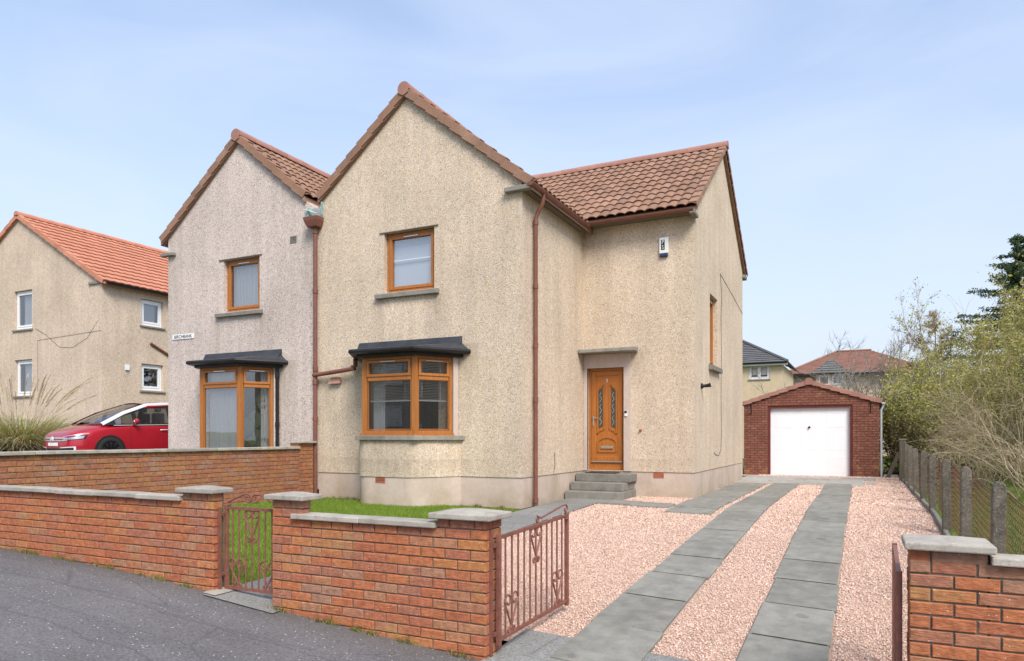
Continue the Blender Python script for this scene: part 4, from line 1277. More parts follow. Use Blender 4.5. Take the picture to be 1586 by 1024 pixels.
# ------------------------------------------------------------------ the other half
nbr = thing('semi_detached_house', (-12.5, 14.5, 0.6), 'pinkish-grey pebble-dashed half of the pair with black bay roof', 'house')
XN, ZN = -11.87, 8.02
m = MB(); wall_mesh(m, TFY, -14.06, -9.703, .6, top_gable(XN, ZN - .13), [(-12.32, -11.28, 4.31, 5.43), (-12.45, -11.0, .95, 3.10)], cuts=[XN]); m.build('gable_wall', HARL_PINK, nbr)
TXN = frame_T((-14.06, 0, 0), (0, 1, 0), (-1, 0, 0))
m = MB(); wall_mesh(m, TXN, FY + .3, DY, .6, lambda s: 6.0); m.box(-16.4, -14.06, DY, DY + .3, .6, 6.1); m.box(-16.4, -16.1, DY + .3, 20.17, .6, 6.1); m.box(-16.1, -9.71, 19.87, 20.17, .6, 6.1); m.build('side_wall', HARL_PINK, nbr)
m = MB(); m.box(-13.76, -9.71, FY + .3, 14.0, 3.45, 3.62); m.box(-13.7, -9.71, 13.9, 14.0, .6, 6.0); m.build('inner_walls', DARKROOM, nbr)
rg, rl = gable_roof(nbr, XN, ZN, -14.22, -10.0, True, 16, lambda c, r: True)
rw = deck(nbr, [(-16.5, YC - 3.35, zeav - .05), (-9.71, YC - 3.35, zeav - .05), (-9.71, YC, zrid - .05), (-16.5, YC, zrid - .05)], .10, TILE)
deck(nbr, [(-16.5, YC, zrid - .05), (-9.71, YC, zrid - .05), (-9.71, YC + 3.35, zeav - .05), (-16.5, YC + 3.35, zeav - .05)], .10, TILE)
m = MB(); m.box(-14.22, -13.80, FY - .09, FY + .02, 5.70, 5.77); m.build('eaves_stone', SILLST, nbr, bevel=.01)
fr = window(nbr, TFY, -12.31, -11.29, 4.32, 5.42, [(-12.25, -11.35, 4.38, 5.36, True)], back=.09, fw=.06, sw=.055)
sill(fr, TFY, -12.51, -11.18, 4.205, 4.30, .08)
m = MB(); m.box(-12.45, -11.2, 0, .025, 5.432, 5.447, TFY); m.build('lintel_drip', SILLST, fr)
curtain(fr, TFY, -12.25, -11.35, 4.36, 5.38, -.22, NET, 10, .025)
NX = -11.72
nw, ninset = bay(nbr, NX, .60, 1.06, .72, .80, .86, .90, 3.06, .5, HARL_PINK,
                 lambda a0, a1, z0, z1: [(a0 + .075, a1 - .075, z0 + .07, z1 - .42, False), (a0 + .075, a1 - .075, z1 - .345, z1 - .065, True)],
                 lambda a0, a1, z0, z1: [(a0 + .065, a1 - .065, z0 + .07, z1 - .42, False), (a0 + .065, a1 - .065, z1 - .345, z1 - .065, True)], wide_sill=False)
(fr, T, a0, a1) = nw[1]; curtain(fr, T, a0 + .08, a1 - .05, .95, 3.0, -.16, NET, 14, .028)
(fr, T, a0, a1) = nw[2]; curtain(fr, T, a1 - .2, a1 - .04, .95, 3.0, -.2, NET, 4, .02)
m = MB()
for k in range(16):
    a = random.uniform(a0 + .1, a1 - .12); z = random.uniform(1.5, 2.6); L = .13
    t = random.uniform(0, 6.28)
    m.add([T(a + L * math.cos(t + q) * (1 if q % 2 else .8), -.22 + .02 * math.sin(q), z + L * .8 * math.sin(t + q)) for q in range(6)], [(0, 1, 2, 3, 4, 5)])
pm, _nt, _b = new_mat('houseplant_leaf', 0.6, (0.09, 0.13, 0.03)); m.build('houseplant', pm, fr)
downpipe(nbr, [(-10.72, 10.90, 3.12), (-10.72, 10.93, 3.0), (-10.72, 10.93, .5)], .036, BLACKP, [(-10.72, 10.93, 2.9), (-10.72, 10.93, 1.9)])
m = MB(); a, z = -10.35, 5.64
ring(m, TFY, a - .085, a + .085, z - .07, z + .07, .012, -.01, .01)
for i in range(5): m.box(a - .075, a + .075, -.01, .012, z - .05 + i * .025, z - .038 + i * .025, TFY)
m.box(a - .08, a + .08, -.01, .003, z - .065, z + .065, TFY); m.build('wall_vent', SILLST, nbr)

sign = thing('street_sign', (-13.56, FY - .01, 3.87), 'small white street name plate on the pinkish gable wall', 'sign')
m = MB(); m.box(-13.905, -13.22, .004, .018, 3.815, 3.925, TFY); m.build('plate', WHITEPLA, sign, bevel=.004)
put_text('BIRCHBANK', .105, TFY(-13.56, .0195, 3.868), (1, 0, 0), sign, INK, .98)

# ------------------------------------------------------------------ garage
GY = 23.7
TG_ = frame_T((0, GY, 0), (1, 0, 0), (0, -1, 0))
gar = thing('garage', (-1.48, 26, 0.42), 'dark red brick single garage with white panelled door', 'garage')
GX0, GX1, GAP, GZ0 = -3.40, 0.45, -1.475, 0.36
GAPZ, GE = 3.27, 2.66
gsl = (GAPZ - GE) / (GX1 - GAP)
gtop = lambda x: GAPZ - gsl * abs(x - GAP)
m = MB(); wall_mesh(m, TG_, GX0 + .01, GX1 - .01, .2, lambda s: gtop(s) - .02, [(-2.68, -.27, .2, 2.60)], t=.2, cuts=[GAP])
for v in range(len(m.v)): m.v[v] = (m.v[v][0], m.v[v][1] + .012, m.v[v][2])
m.build('mortar', MORTAR_RED, gar)
def gkeep(s, z, a, b):
    if a > -2.69 and b < -.26 and z < 2.60: return False
    if (a > -2.68 and a < -.27 and z < 2.6) or (b > -2.68 and b < -.27 and z < 2.6): return False
    return z + .04 < min(gtop(a), gtop(b)) + .02
lay_bricks(gar, TG_, 0, GX0, -2.685, GZ0, GZ0 + 40 * .075, BRICK_GAR, keep=lambda s, z, a, b: z < 2.60 and z + .03 < gtop(s))
lay_bricks(gar, TG_, 0, -.265, GX1, GZ0, GZ0 + 40 * .075, BRICK_GAR, keep=lambda s, z, a, b: z < 2.60 and z + .03 < gtop(s), phase=1)
lay_bricks(gar, TG_, 0, GX0, GX1, GZ0, GZ0 + 40 * .075, BRICK_GAR, keep=lambda s, z, a, b: z > 2.60 and z < min(gtop(a), gtop(b)) - .0)
m = MB(); m.box(GX0, GX0 + .2, GY + .215, GY + 5.5, .2, GE - .03); m.box(GX1 - .2, GX1, GY + .215, GY + 5.5, .2, GE - .03); m.box(GX0 + .2, GX1 - .2, GY + 5.3, GY + 5.5, .2, GE - .03); m.build('side_wall', BRICK_GAR, gar)
m = MB(); m.box(GX0 + .2, GX1 - .2, GY + .2, GY + 5.3, .36, .42); m.build('floor_slab', SLAB_PALE, gar)
gro = GX1 + .06
groof = deck(gar, [(GAP, GY - .02, GAPZ + .05), (gro, GY - .02, GAPZ + .05 - gsl * (gro - GAP)), (gro, GY + 5.6, GAPZ + .05 - gsl * (gro - GAP)), (GAP, GY + 5.6, GAPZ + .05)], .06, TILE)
grool = deck(gar, [(2 * GAP - gro, GY - .02, GAPZ + .05 - gsl * (gro - GAP)), (GAP, GY - .02, GAPZ + .05), (GAP, GY + 5.6, GAPZ + .05), (2 * GAP - gro, GY + 5.6, GAPZ + .05 - gsl * (gro - GAP))], .06, TILE)
verge(groof, (gro, GY - .04, GAPZ + .09 - gsl * (gro - GAP)), (GAP + .1, GY - .04, GAPZ + .07), (0, -1, 0), 7, mat=RIDGE, depth=.12)
verge(grool, (2 * GAP - gro, GY - .04, GAPZ + .09 - gsl * (gro - GAP)), (GAP - .1, GY - .04, GAPZ + .07), (0, -1, 0), 7, mat=RIDGE, depth=.12)
ridge_run(groof, (GAP, GY - .06, GAPZ + .05), (GAP, GY + 5.6, GAPZ + .05), .12)
m = MB(); pts = [(.12 * math.cos(math.pi * k / 8), .11 * math.sin(math.pi * k / 8)) for k in range(9)] + [(-.11, -.10), (.11, -.10)]
m.add([(GAP + a, GY - .072, GAPZ + .07 + b) for a, b in pts] + [(GAP + a, GY - .02, GAPZ + .07 + b) for a, b in pts], [tuple(range(11))] + [(i, (i + 1) % 11, 11 + (i + 1) % 11, 11 + i) for i in range(11)])
m.build('ridge_end', RIDGE, groof)
# door, frame, panels
m = MB(); m.box(-2.68, -2.61, -.18, -.03, .42, 2.60, TG_); m.box(-.34, -.27, -.18, -.03, .42, 2.60, TG_); m.box(-2.61, -.34, -.18, -.03, 2.53, 2.60, TG_); m.build('door_frame', MAROON, gar)
m = MB(); m.box(-2.605, -.345, -.16, -.125, .44, 2.526, TG_); gd = m.build('garage_door', GARDOOR, gar)
for i in range(3):
    for j in range(3):
        cxp = -2.605 + 2.26 * (i + .5) / 3; czp = .44 + 2.086 * (j + .5) / 3
        m = MB(); hw, hh = .27, .27
        o_, q_ = (hw, hh), (hw - .05, hh - .05)
        A = [TG_(cxp + sx * hw, -.1245, czp + sz * hh) for sx, sz in ((-1, -1), (1, -1), (1, 1), (-1, 1))]
        B = [TG_(cxp + sx * (hw - .03), -.1222, czp + sz * (hh - .03)) for sx, sz in ((-1, -1), (1, -1), (1, 1), (-1, 1))]
        C = [TG_(cxp + sx * (hw - .13), -.1220, czp + sz * (hh - .10)) for sx, sz in ((-1, -1), (1, -1), (1, 1), (-1, 1))]
        D = [TG_(cxp + sx * (hw - .15), -.1232, czp + sz * (hh - .12)) for sx, sz in ((-1, -1), (1, -1), (1, 1), (-1, 1))]
        fs = []
        for k in range(3):
            fs += [(4 * k + q, 4 * k + (q + 1) % 4, 4 * k + 4 + (q + 1) % 4, 4 * k + 4 + q) for q in range(4)]
        m.add(A + B + C + D, fs + [(12, 13, 14, 15)]); m.build('door_panel', GARDOOR, gd)
m = MB(); m.lathe([(.03, 0), (.035, .01), (.02, .02), (.018, .03)], 12, lambda a, b, d: TG_(-1.475 + a, -.122 + d, 1.93 + b)); m.box(-1.497, -1.453, -.092, -.080, 1.90, 1.96, TG_); m.build('garage_handle', BLACKP, gd)
for xx in (-3.17, .22):
    m = MB(); m.tube([TG_(xx, .01, 2.70), TG_(xx, .01, 2.35)], .012, 6); m.tube([TG_(xx, .01, 2.40), TG_(xx, .10, 2.46), TG_(xx, .2, 2.60), TG_(xx, .24, 2.66), TG_(xx, .22, 2.70)], .010, 6); m.tube([TG_(xx, .02, 2.66), TG_(xx, .12, 2.60), TG_(xx, .16, 2.54)], .008, 6)
    m.build('basket_bracket', BLACKP, gar)
gutter(gar, (gro + .05, GY - .05, 2.66), (gro + .05, GY + 5.6, 2.64), .055, GREYGUT)
downpipe(gar, [(gro + .04, GY + .05, 2.62), (gro + .04, GY + .05, 2.55), (gro - .01, GY + .06, 2.45), (gro - .01, GY + .06, .36)], .033, GREYGUT)
downpipe(gar, [(2 * GAP - gro - .02, GY + .05, 2.60), (2 * GAP - gro - .02, GY + .05, .36)], .033, GREYGUT)
# oil-stained cover near the door
m = MB(); m.lathe([(.30, 0), (.30, .01)], 20, lambda a, b, d: (-2.95 + a * 1.3, 22.3 + b, .452 + d)); m.build('drain_cover', MAROON, drive)

# timber post, leaning plank and drive edging
tp = thing('timber_post', (.98, 22.0, .4), 'square grey timber post at the far end of the chain-link fence', 'post')
m = MB(); m.box(.90, 1.06, 21.9, 22.06, .3, 1.56); m.build('shaft', TIMBER, tp, bevel=.012)
m = MB(); m.prism([(.89, 21.89), (1.07, 21.89), (1.07, 22.07), (.89, 22.07)], 1.562, 1.585); m.build('cap', COPING, tp)
pk = thing('leaning_plank', (.80, 23.2, .4), 'dark weathered plank leaning by the garage corner', 'plank')
m = MB(); m.add([(.58, 23.3, .40), (.70, 23.28, .40), (.98, 23.1, 1.16), (.90, 23.12, 1.2), (.58, 23.34, .40), (.70, 23.32, .40), (.98, 23.14, 1.16), (.90, 23.16, 1.2)], [(0, 1, 2, 3), (7, 6, 5, 4), (0, 4, 5, 1), (1, 5, 6, 2), (2, 6, 7, 3), (3, 7, 4, 0)]); m.build('board', TIMBER, pk)
m = MB(); ys = span(6.0, 23.9, 0.9)
for a, b in zip(ys[:-1], ys[1:]):
    mm = MB(); w0 = random.uniform(-.012, .012)
    mm.add([(.955 + w0, a, gz(1, a) - .05), (1.02 + w0, a, gz(1, a) - .05), (1.02 + w0, b - .01, gz(1, b) - .05), (.955 + w0, b - .01, gz(1, b) - .05),
            (.96 + w0, a, gz(1, a) + .07), (1.015 + w0, a, gz(1, a) + .07), (1.015 + w0, b - .01, gz(1, b) + .07), (.96 + w0, b - .01, gz(1, b) + .07)],
           [(0, 3, 2, 1), (4, 5, 6, 7), (0, 1, 5, 4), (1, 2, 6, 5), (2, 3, 7, 6), (3, 0, 4, 7)])
    mm.build('edging_kerb', SLAB, drive, bevel=.012)
m = MB(); m.box(.56, .95, 23.72, 23.80, .36, .52); m.build('edging_kerb', COPING, drive, bevel=.01)

# ------------------------------------------------------------------ chain-link fence
fence = thing('chain_link_fence', (1.06, 13, .3), 'rusty chain-link fence on stubby concrete posts beside the drive', 'fence')
PYS = [5.15, 7.10, 9.10, 11.0, 13.1, 15.05, 17.0, 18.9, 20.7]
PTOP = [1.24, 1.279, 1.321, 1.351, 1.372, 1.385, 1.41, 1.44, 1.46]
FX = 1.09
for y, zt in zip(PYS, PTOP):
    m = MB(); w, d = .052, .05; lean = random.uniform(-.012, .012)
    z0 = gz(1.1, y) - .1
    prof = [(-w, z0), (w, z0)] + [(w * math.cos(R(a)), zt - .062 + .062 * math.sin(R(a))) for a in (0, 30, 60, 90, 120, 150, 180)]
    n = len(prof)
    X0 = 1.0
    m.add([(X0 + a * .55 + .0 + lean * (b - z0) - .0, y - d, b) for a, b in prof] + [(X0 + a * .55 + lean * (b - z0), y + d, b) for a, b in prof],
          [tuple(range(n)), tuple(range(2 * n - 1, n - 1, -1))] + [(i, (i + 1) % n, n + (i + 1) % n, n + i) for i in range(n)])
    for k in range(len(m.v)):
        x, yy, z = m.v[k]; m.v[k] = (X0 + (x - X0) * 1.75, yy, z)
    m.build('post', POSTST, fence, bevel=.012)
rust, nt_, b_ = new_mat('rusty_wire', 0.85, spec=0.2)
c_ = ramp(nt_, noise(nt_, pos(nt_), 3.0, 4), [(0.35, (0.17, 0.075, 0.05)), (0.65, (0.10, 0.075, 0.05))]); nt_.links.new(c_, b_.inputs['Base Color'])
def tri_tube(V, Fc, p, q, r):
    p, q = Vector(p), Vector(q); t = (q - p).normalized()
    a = Vector((1, 0, 0)); b = t.cross(a).normalized()
    k = len(V)
    for c in (p, q):
        for an in (0, 2.094, 4.189):
            V.append(tuple(c + a * (r * math.cos(an)) + b * (r * math.sin(an))))
    for i in range(3):
        j = (i + 1) % 3; Fc.append((k + i, k + j, k + 3 + j, k + 3 + i))
for (y0, y1, t0, t1) in zip(PYS[:-1], PYS[1:], PTOP[:-1], PTOP[1:]):
    V, Fc = [], []
    cell = .064 if y0 < 13 else .09
    n = int((y1 - y0) / cell); w = (y1 - y0) / n
    def top(y):
        u = (y - y0) / (y1 - y0); return t0 + (t1 - t0) * u - .10 - .05 * 4 * u * (1 - u)
    hcell = cell * 1.0
    for i in range(n):
        y = y0 + i * w
        zt = top(y + w / 2); zb = gz(1.1, y) + .02
        k = int((zt - zb) / (hcell / 1))
        for j in range(k):
            z1 = zt - j * hcell; z2 = z1 - hcell / 2; z3 = z1 - hcell
            ya, yb = y, y + w / 2
            bl = .006
            tri_tube(V, Fc, (FX, y + w * .0, z2), (FX + bl, y + w * .5, z1), .0022)
            tri_tube(V, Fc, (FX, y + w * .5, z1), (FX - bl, y + w * 1.0, z2), .0022)
            tri_tube(V, Fc, (FX, y + w * .0, z2), (FX + bl, y + w * .5, z3), .0022)
            tri_tube(V, Fc, (FX, y + w * .5, z3), (FX - bl, y + w * 1.0, z2), .0022)
    pts = [(FX, y0 + (y1 - y0) * i / 8, top(y0 + (y1 - y0) * i / 8)) for i in range(9)]
    mb = MB(); mb.v, mb.f, mb.mi = V, Fc, [0] * len(Fc)
    mb.tube(pts, .006, 5)
    mb.build('wire_mesh', rust, fence)

# ------------------------------------------------------------------ wrought-iron gates
def scroll(mb, T, pts2, r, d=0.0, flat=True):
    mb.tube([T(a, d, z) for a, z in pts2], r, 6)
def spiral(c, r0, a0, turns, n=14, sgn=1):
    return [(c[0] + r0 * (1 - .62 * i / n) * math.cos(a0 + sgn * turns * 2 * math.pi * i / n), c[1] + r0 * (1 - .62 * i / n) * math.sin(a0 + sgn * turns * 2 * math.pi * i / n)) for i in range(n + 1)]
def heart(parent, T, cx, z0, z1, w):
    """V with curled-in tops and little feet curls"""
    for sg in (-1, 1):
        m = MB(); rr = w * .26
        top = spiral((cx + sg * (w / 2 - rr), z1 - rr), rr, 0 if sg > 0 else math.pi, .95, 14, sg)
        foot = spiral((cx + sg * .030, z0 + .028), .026, -math.pi * .5 if sg > 0 else -math.pi * .5, .8, 8, sg)
        path = foot[::-1] + [(cx + sg * .004, z0 + .06), (cx + sg * w * .30, (z0 + z1) * .5 + .02)] + top
        scroll(m, T, path, .0078); m.build('scroll', IRON, parent, smooth=True)
def gate(name, label, T, W, z0, z1, bars, hearts, rise=0.0, top='peak', stile=.0):
    g = thing(name, T(0, 0, z0), label, 'gate')
    sh = lambda a: rise * a / W
    S = lambda a, d, z: T(a, d, z + sh(a))
    m = MB(); m.box(0, W, -.012, .012, z0, z0 + .026, S); m.build('rail', IRON, g)
    m = MB(); m.box(0, W, -.012, .012, z1 - .026, z1, S); m.build('rail', IRON, g)
    for a in (0.0, W):
        m = MB(); m.box(a - .016, a + .016, -.016, .016, z0 - .03, z1 + .01, S); m.build('stile', IRON, g, bevel=.003)
    for i in range(1, bars + 1):
        a = W * i / (bars + 1)
        m = MB(); m.tube([S(a, 0, z0 + .02), S(a, 0, z1 - .02)], .0075, 6); m.build('bar', IRON, g)
    for (c, b0, b1, w) in hearts: heart(g, S, c, b0, b1, w)
    if top == 'peak':
        for sg in (-1, 1):
            m = MB(); e = W / 2 + sg * W * .47
            path = spiral((e - sg * .02, z1 + .022), .022, math.pi / 2, .8, 8, -sg)[::-1] + [(W / 2 + sg * .09, z1 + .115)] + spiral((W / 2 + sg * .045, z1 + .075), .045, math.pi / 2, 1.1, 14, sg)[1:]
            scroll(m, S, path, .0078); m.build('scroll', IRON, g, smooth=True)
    elif top == 'drop':
        m = MB(); path = spiral((W * .52, z1 + .03), .028, math.pi / 2, .9, 10, -1)[::-1] + [(W * .58, z1 + .035), (W * .93, z1 + .085)] + spiral((W - .02, z1 + .045), .04, math.pi / 2 * 1.2, .9, 12, -1)
        scroll(m, S, path, .0078); m.build('scroll', IRON, g, smooth=True)
    return g, S
Tg = frame_T((-5.075, WY + .115, 0), (1, 0, 0), (0, -1, 0))
g1, S1 = gate('garden_gate', 'small brown wrought-iron garden gate with heart scrolls, closed', Tg, .615, .30, 1.03, 7, [(.307, .72, 1.01, .18), (.125, .315, .575, .19), (.49, .315, .575, .19)], top='peak')
m = MB(); m.box(-.035, -.01, .045, .07, .27, 1.02, Tg); m.box(-.03, 0, 0, .05, .95, .975, Tg); m.box(-.03, 0, 0, .05, .42, .445, Tg); m.build('hinge_post', IRON, g1)
vL = Vector((.05, 1.17, 0)).normalized()
Td = frame_T((-2.36, WY + .13, 0), vL, vL.cross(Vector((0, 0, 1))))
g2, S2 = gate('drive_gate', 'open brown wrought-iron drive gate leaf seen over the pink gravel', Td, 1.19, .165, .93, 11, [(.60, .62, .91, .20), (.19, .18, .48, .21), (1.0, .18, .48, .21)], rise=.045, top='drop')
m = MB(); m.box(-.075, -.045, -.05, -.02, .08, .98, Td); m.box(-.05, 0, -.03, -.005, .85, .875, Td); m.box(-.05, 0, -.03, -.005, .21, .235, Td); m.build('hinge_post', IRON, g2)
m = MB(); m.tube([S2(1.17, .02, .90), S2(1.10, .03, .90), S2(1.08, .03, .93)], .007, 6); m.build('latch', IRON, g2)
vR = Vector((.02, 1.17, 0)).normalized()
Te = frame_T((.185, WY + .10, 0), vR, vR.cross(Vector((0, 0, 1))))
g3, S3 = gate('drive_gate', 'brown drive gate leaf folded back edge-on against the right pier', Te, 1.17, .03, .885, 11, [(.60, .60, .86, .20), (.17, .05, .34, .20), (1.0, .05, .34, .20)], rise=.0, top='none')

# ------------------------------------------------------------------ house up the hill on the left
far = thing('house', (-30, 22, 1.9), 'tan rendered house with bright orange tiled roof and white windows', 'house')
HX, HY = -24.88, 16.7
HAX = -29.97; HW = HX - HAX
THF = frame_T((0, HY, 0), (1, 0, 0), (0, -1, 0)); THS = frame_T((HX, 0, 0), (0, 1, 0), (1, 0, 0))
hap, hev = 10.37, 7.40
hs = (hap - hev) / HW
m = MB(); wall_mesh(m, THF, HAX - HW, HX, 1.5, lambda s: hap - .05 - hs * abs(s - HAX), [(-30.32, -29.12, 5.89, 7.41), (-30.28, -29.12, 3.26, 4.68)], cuts=[HAX]); m.build('gable_wall', HARL_TAN, far)
m = MB(); wall_mesh(m, THS, HY + .3, HY + 9.5, 1.5, lambda s: hev - .1, [(18.28, 19.24, 5.95, 6.96), (18.28, 19.24, 3.44, 4.46)]); m.build('side_wall', HARL_TAN, far)
m = MB(); m.box(HAX - HW, HX - .3, HY + 9.2, HY + 9.5, 1.5, hev); m.box(HAX - HW, HAX - HW + .3, HY + .3, HY + 9.2, 1.5, hev); m.build('rear_wall', HARL_TAN, far)
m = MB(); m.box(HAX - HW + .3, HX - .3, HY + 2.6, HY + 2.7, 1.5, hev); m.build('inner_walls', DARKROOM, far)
for T, a0, a1, z0, z1 in ((THF, -30.31, -29.13, 5.90, 7.40), (THF, -30.27, -29.13, 3.27, 4.67), (THS, 18.29, 19.23, 5.96, 6.95), (THS, 18.29, 19.23, 3.45, 4.45)):
    fr = window(far, T, a0, a1, z0, z1, [(a0 + .09, a1 - .09, z0 + .09, z1 - .09, True)], back=.10, mat=UPVC, fw=.085, sw=.07, vent=False)
    sill(fr, T, a0 - .08, a1 + .08, z0 - .09, z0 - .015, .06)
    if T is THF: curtain(fr, T, a0 + .3, a1 - .08, z0 + .1, z1 - .1, -.25, NET, 7, .03)
    elif z0 > 5: 
        m = MB(); m.add([T(a0 + .1, -.22, z0 + .1), T(a1 - .22, -.22, z0 + .1), T(a1 - .22, -.22, z1 - .1), T(a0 + .1, -.22, z1 - .1)], [(0, 1, 2, 3)]); m.build('blind', BLIND_SKY, fr)
ex_, ez_ = HX + .22, hap - hs * (HW + .22)
hroof = deck(far, [(HAX, HY - .08, hap), (ex_, HY - .08, ez_), (ex_, HY + 9.6, ez_), (HAX, HY + 9.6, hap)], .08, TILE_OR)
hroofl = deck(far, [(2 * HAX - ex_, HY - .08, ez_), (HAX, HY - .08, hap), (HAX, HY + 9.6, hap), (2 * HAX - ex_, HY + 9.6, ez_)], .08, TILE_OR)
ch = 1 / math.sqrt(1 + hs * hs); sh_ = hs * ch
nrow = 14; gauge = (HW + .22) / ch / nrow
mb = MB(); n_ = int(9.6 / .30)
for r in range(nrow):
    base = Vector((ex_ + .03, HY - .08, ez_ + .02)) + Vector((-ch, 0, sh_)) * (r * gauge)
    up = Vector((sh_, 0, ch)); ey = Vector((-ch, 0, sh_))
    vs = []
    for yy, lift in ((0, .055), (gauge + .05, .0)):
        for i in range(n_ * 4 + 1):
            w = i / 4
            vs.append(base + Vector((0, w * .30, 0)) + ey * yy + up * (lift + .009 * math.sin(w * 2 * math.pi)))
    q = n_ * 4 + 1
    vs += [v - up * .045 for v in vs[:q]]
    mb.add(vs, [(i, i + 1, q + i + 1, q + i) for i in range(q - 1)] + [(2 * q + i, 2 * q + i + 1, i + 1, i) for i in range(q - 1)])
mb.build('roof_tiles', TILE_OR, hroof, smooth=True, kind='stuff')
verge(hroof, (ex_, HY - .10, ez_ + .06), (HAX + .08, HY - .10, hap + .04), (0, -1, 0), 14, mat=TILE_OR, depth=.17)
verge(hroofl, (2 * HAX - ex_, HY - .10, ez_ + .06), (HAX - .08, HY - .10, hap + .04), (0, -1, 0), 14, mat=TILE_OR, depth=.17)
ridge_run(hroof, (HAX, HY - .14, hap + .04), (HAX, HY + 9.6, hap + .04), .14, mat=TILE_OR)
gutter(far, (ex_ + .06, HY + .0, ez_ - .02), (ex_ + .06, HY + 9.5, ez_ - .02), .06, BLACKP)
m = MB(); m.box(HX - .7, HX + .1, HY - .06, HY + .02, hev - .16, hev - .08); m.build('eaves_stone', SILLST, far)
m = MB(); m.tube([THF(-28.9, .01, 5.85), THF(-28.2, .01, 5.55), THF(-27.4, .01, 5.05), THF(-26.6, .01, 4.98), THF(-25.7, .01, 5.3), THF(-25.1, .01, 5.9)], .005, 4)
m.tube([THF(-28.75, .01, 3.4), THF(-28.75, .01, 5.38), THF(-24.9, .012, 5.52)], .005, 4); m.build('cable', BLACKP, far)
m = MB(); m.tube([THS(18.65, .04, 5.27), THS(19.5, .04, 4.87), THS(20.2, .04, 4.5)], .05, 6); m.build('porch_verge', BROWNPIPE, far)
m = MB(); m.box(17.6, 17.75, 0, .06, 4.15, 4.35, THS); m.build('junction_box', UPVC, far)

# ------------------------------------------------------------------ numpy meshes: stones, blades, twigs, leaves
def np_mesh(name, verts, faces, tint, mat, parent=None, smooth=False, **props):
    """verts (N,3), faces (M,k), tint (N,3) per vertex"""
    me = bpy.data.meshes.new(name)
    org = ORG[parent.name] if parent else Vector((0, 0, 0))
    v = np.asarray(verts, dtype=np.float32) - np.array(org, dtype=np.float32)
    f = np.asarray(faces, dtype=np.int32)
    k = f.shape[1]
    me.vertices.add(len(v)); me.vertices.foreach_set('co', v.ravel())
    me.loops.add(f.size); me.loops.foreach_set('vertex_index', f.ravel())
    me.polygons.add(len(f))
    me.polygons.foreach_set('loop_start', np.arange(0, f.size, k, dtype=np.int32))
    me.polygons.foreach_set('loop_total', np.full(len(f), k, dtype=np.int32))
    me.update(calc_edges=True)
    a = me.color_attributes.new('tint', 'FLOAT_COLOR', 'POINT')
    c = np.ones((len(v), 4), dtype=np.float32); c[:, :3] = tint
    a.data.foreach_set('color', c.ravel())
    me.materials.append(mat)
    if smooth: me.polygons.foreach_set('use_smooth', np.ones(len(f), dtype=bool))
    o = link(name, me, parent)
    return setp(o, **props)

GZV = np.vectorize(gz)
def pick(cols, n):
    cols = np.array(cols); return cols[rng.integers(0, len(cols), n)] * rng.uniform(.84, 1.14, (n, 1))

def stones(P, size):
    n = len(P)
    base = np.array([[1, 0, 0], [0, 1, 0], [-1, 0, 0], [0, -1, 0], [0, 0, .75], [0, 0, -.5]])
    fac = np.array([[0, 1, 4], [1, 2, 4], [2, 3, 4], [3, 0, 4], [1, 0, 5], [2, 1, 5], [3, 2, 5], [0, 3, 5]])
    V = np.repeat(base[None], n, 0) * rng.uniform(.65, 1.25, (n, 6, 1)) * (size * rng.uniform(.6, 1.35, n))[:, None, None]
    q = rng.normal(size=(n, 4)); q[:, 1:3] *= .5; q /= np.linalg.norm(q, axis=1, keepdims=True)
    w, x, y, z = q.T
    Rm = np.stack([np.stack([1 - 2 * (y * y + z * z), 2 * (x * y - z * w), 2 * (x * z + y * w)], -1),
                   np.stack([2 * (x * y + z * w), 1 - 2 * (x * x + z * z), 2 * (y * z - x * w)], -1),
                   np.stack([2 * (x * z - y * w), 2 * (y * z + x * w), 1 - 2 * (x * x + y * y)], -1)], 1)
    V = np.einsum('nij,nkj->nki', Rm, V) + P[:, None, :]
    F = (fac[None] + 6 * np.arange(n)[:, None, None]).reshape(-1, 3)
    return V.reshape(-1, 3), F
def on_slab(x, y):
    s = ((x > -2.03) & (x < -1.415) & (y > 4.7) & (y < 19.1)) | ((x > -.82) & (x < -.205) & (y > 4.4) & (y < 19.1))
    s |= (x > -2.91) & (x < -2.15) & (y > 11.5) & (y < 19)
    s |= (y > 19.03) & (x < -.05) & (y < 22.6)
    s |= (x > -4.32) & (x < -2.93) & (np.abs(y - (12.44 - (x + 4.28) * .14)) < .28)
    s |= (x < -2.93) & (y > 13.98) | (x < -4.05) & (y > 12.9) & (x > -5.3)
    return s
PS, SZ = [], []
for y0, y1, dens, sz in ((4.95, 7.5, 4800, .0095), (7.5, 10, 3000, .0115), (10, 14, 1500, .015), (14, 23.7, 520, .022)):
    n = int((y1 - y0) * 5.26 * dens)
    x = rng.uniform(-4.3, .96, n); y = rng.uniform(y0, y1, n)
    k = ~on_slab(x, y) | (rng.random(n) < .012 * (rng.random(n) < .6))
    x, y = x[k], y[k]
    PS.append(np.stack([x, y, GZV(x, y) + rng.uniform(-.007, .005, len(x))], 1)); SZ.append(np.full(len(x), sz))
P, S_ = np.concatenate(PS), np.concatenate(SZ)
V, Fc = stones(P, S_)
tint = np.repeat(pick([(.67, .465, .365), (.69, .50, .405), (.63, .42, .325), (.71, .555, .455), (.65, .445, .35), (.57, .375, .29), (.68, .485, .39), (.66, .465, .37), (.47, .32, .25), (.74, .60, .50)], len(P)), 6, 0)
np_mesh('gravel', V, Fc, tint, GRAVELM, label='pink and cream gravel chips spread over the drive', cat='gravel', kind='stuff')

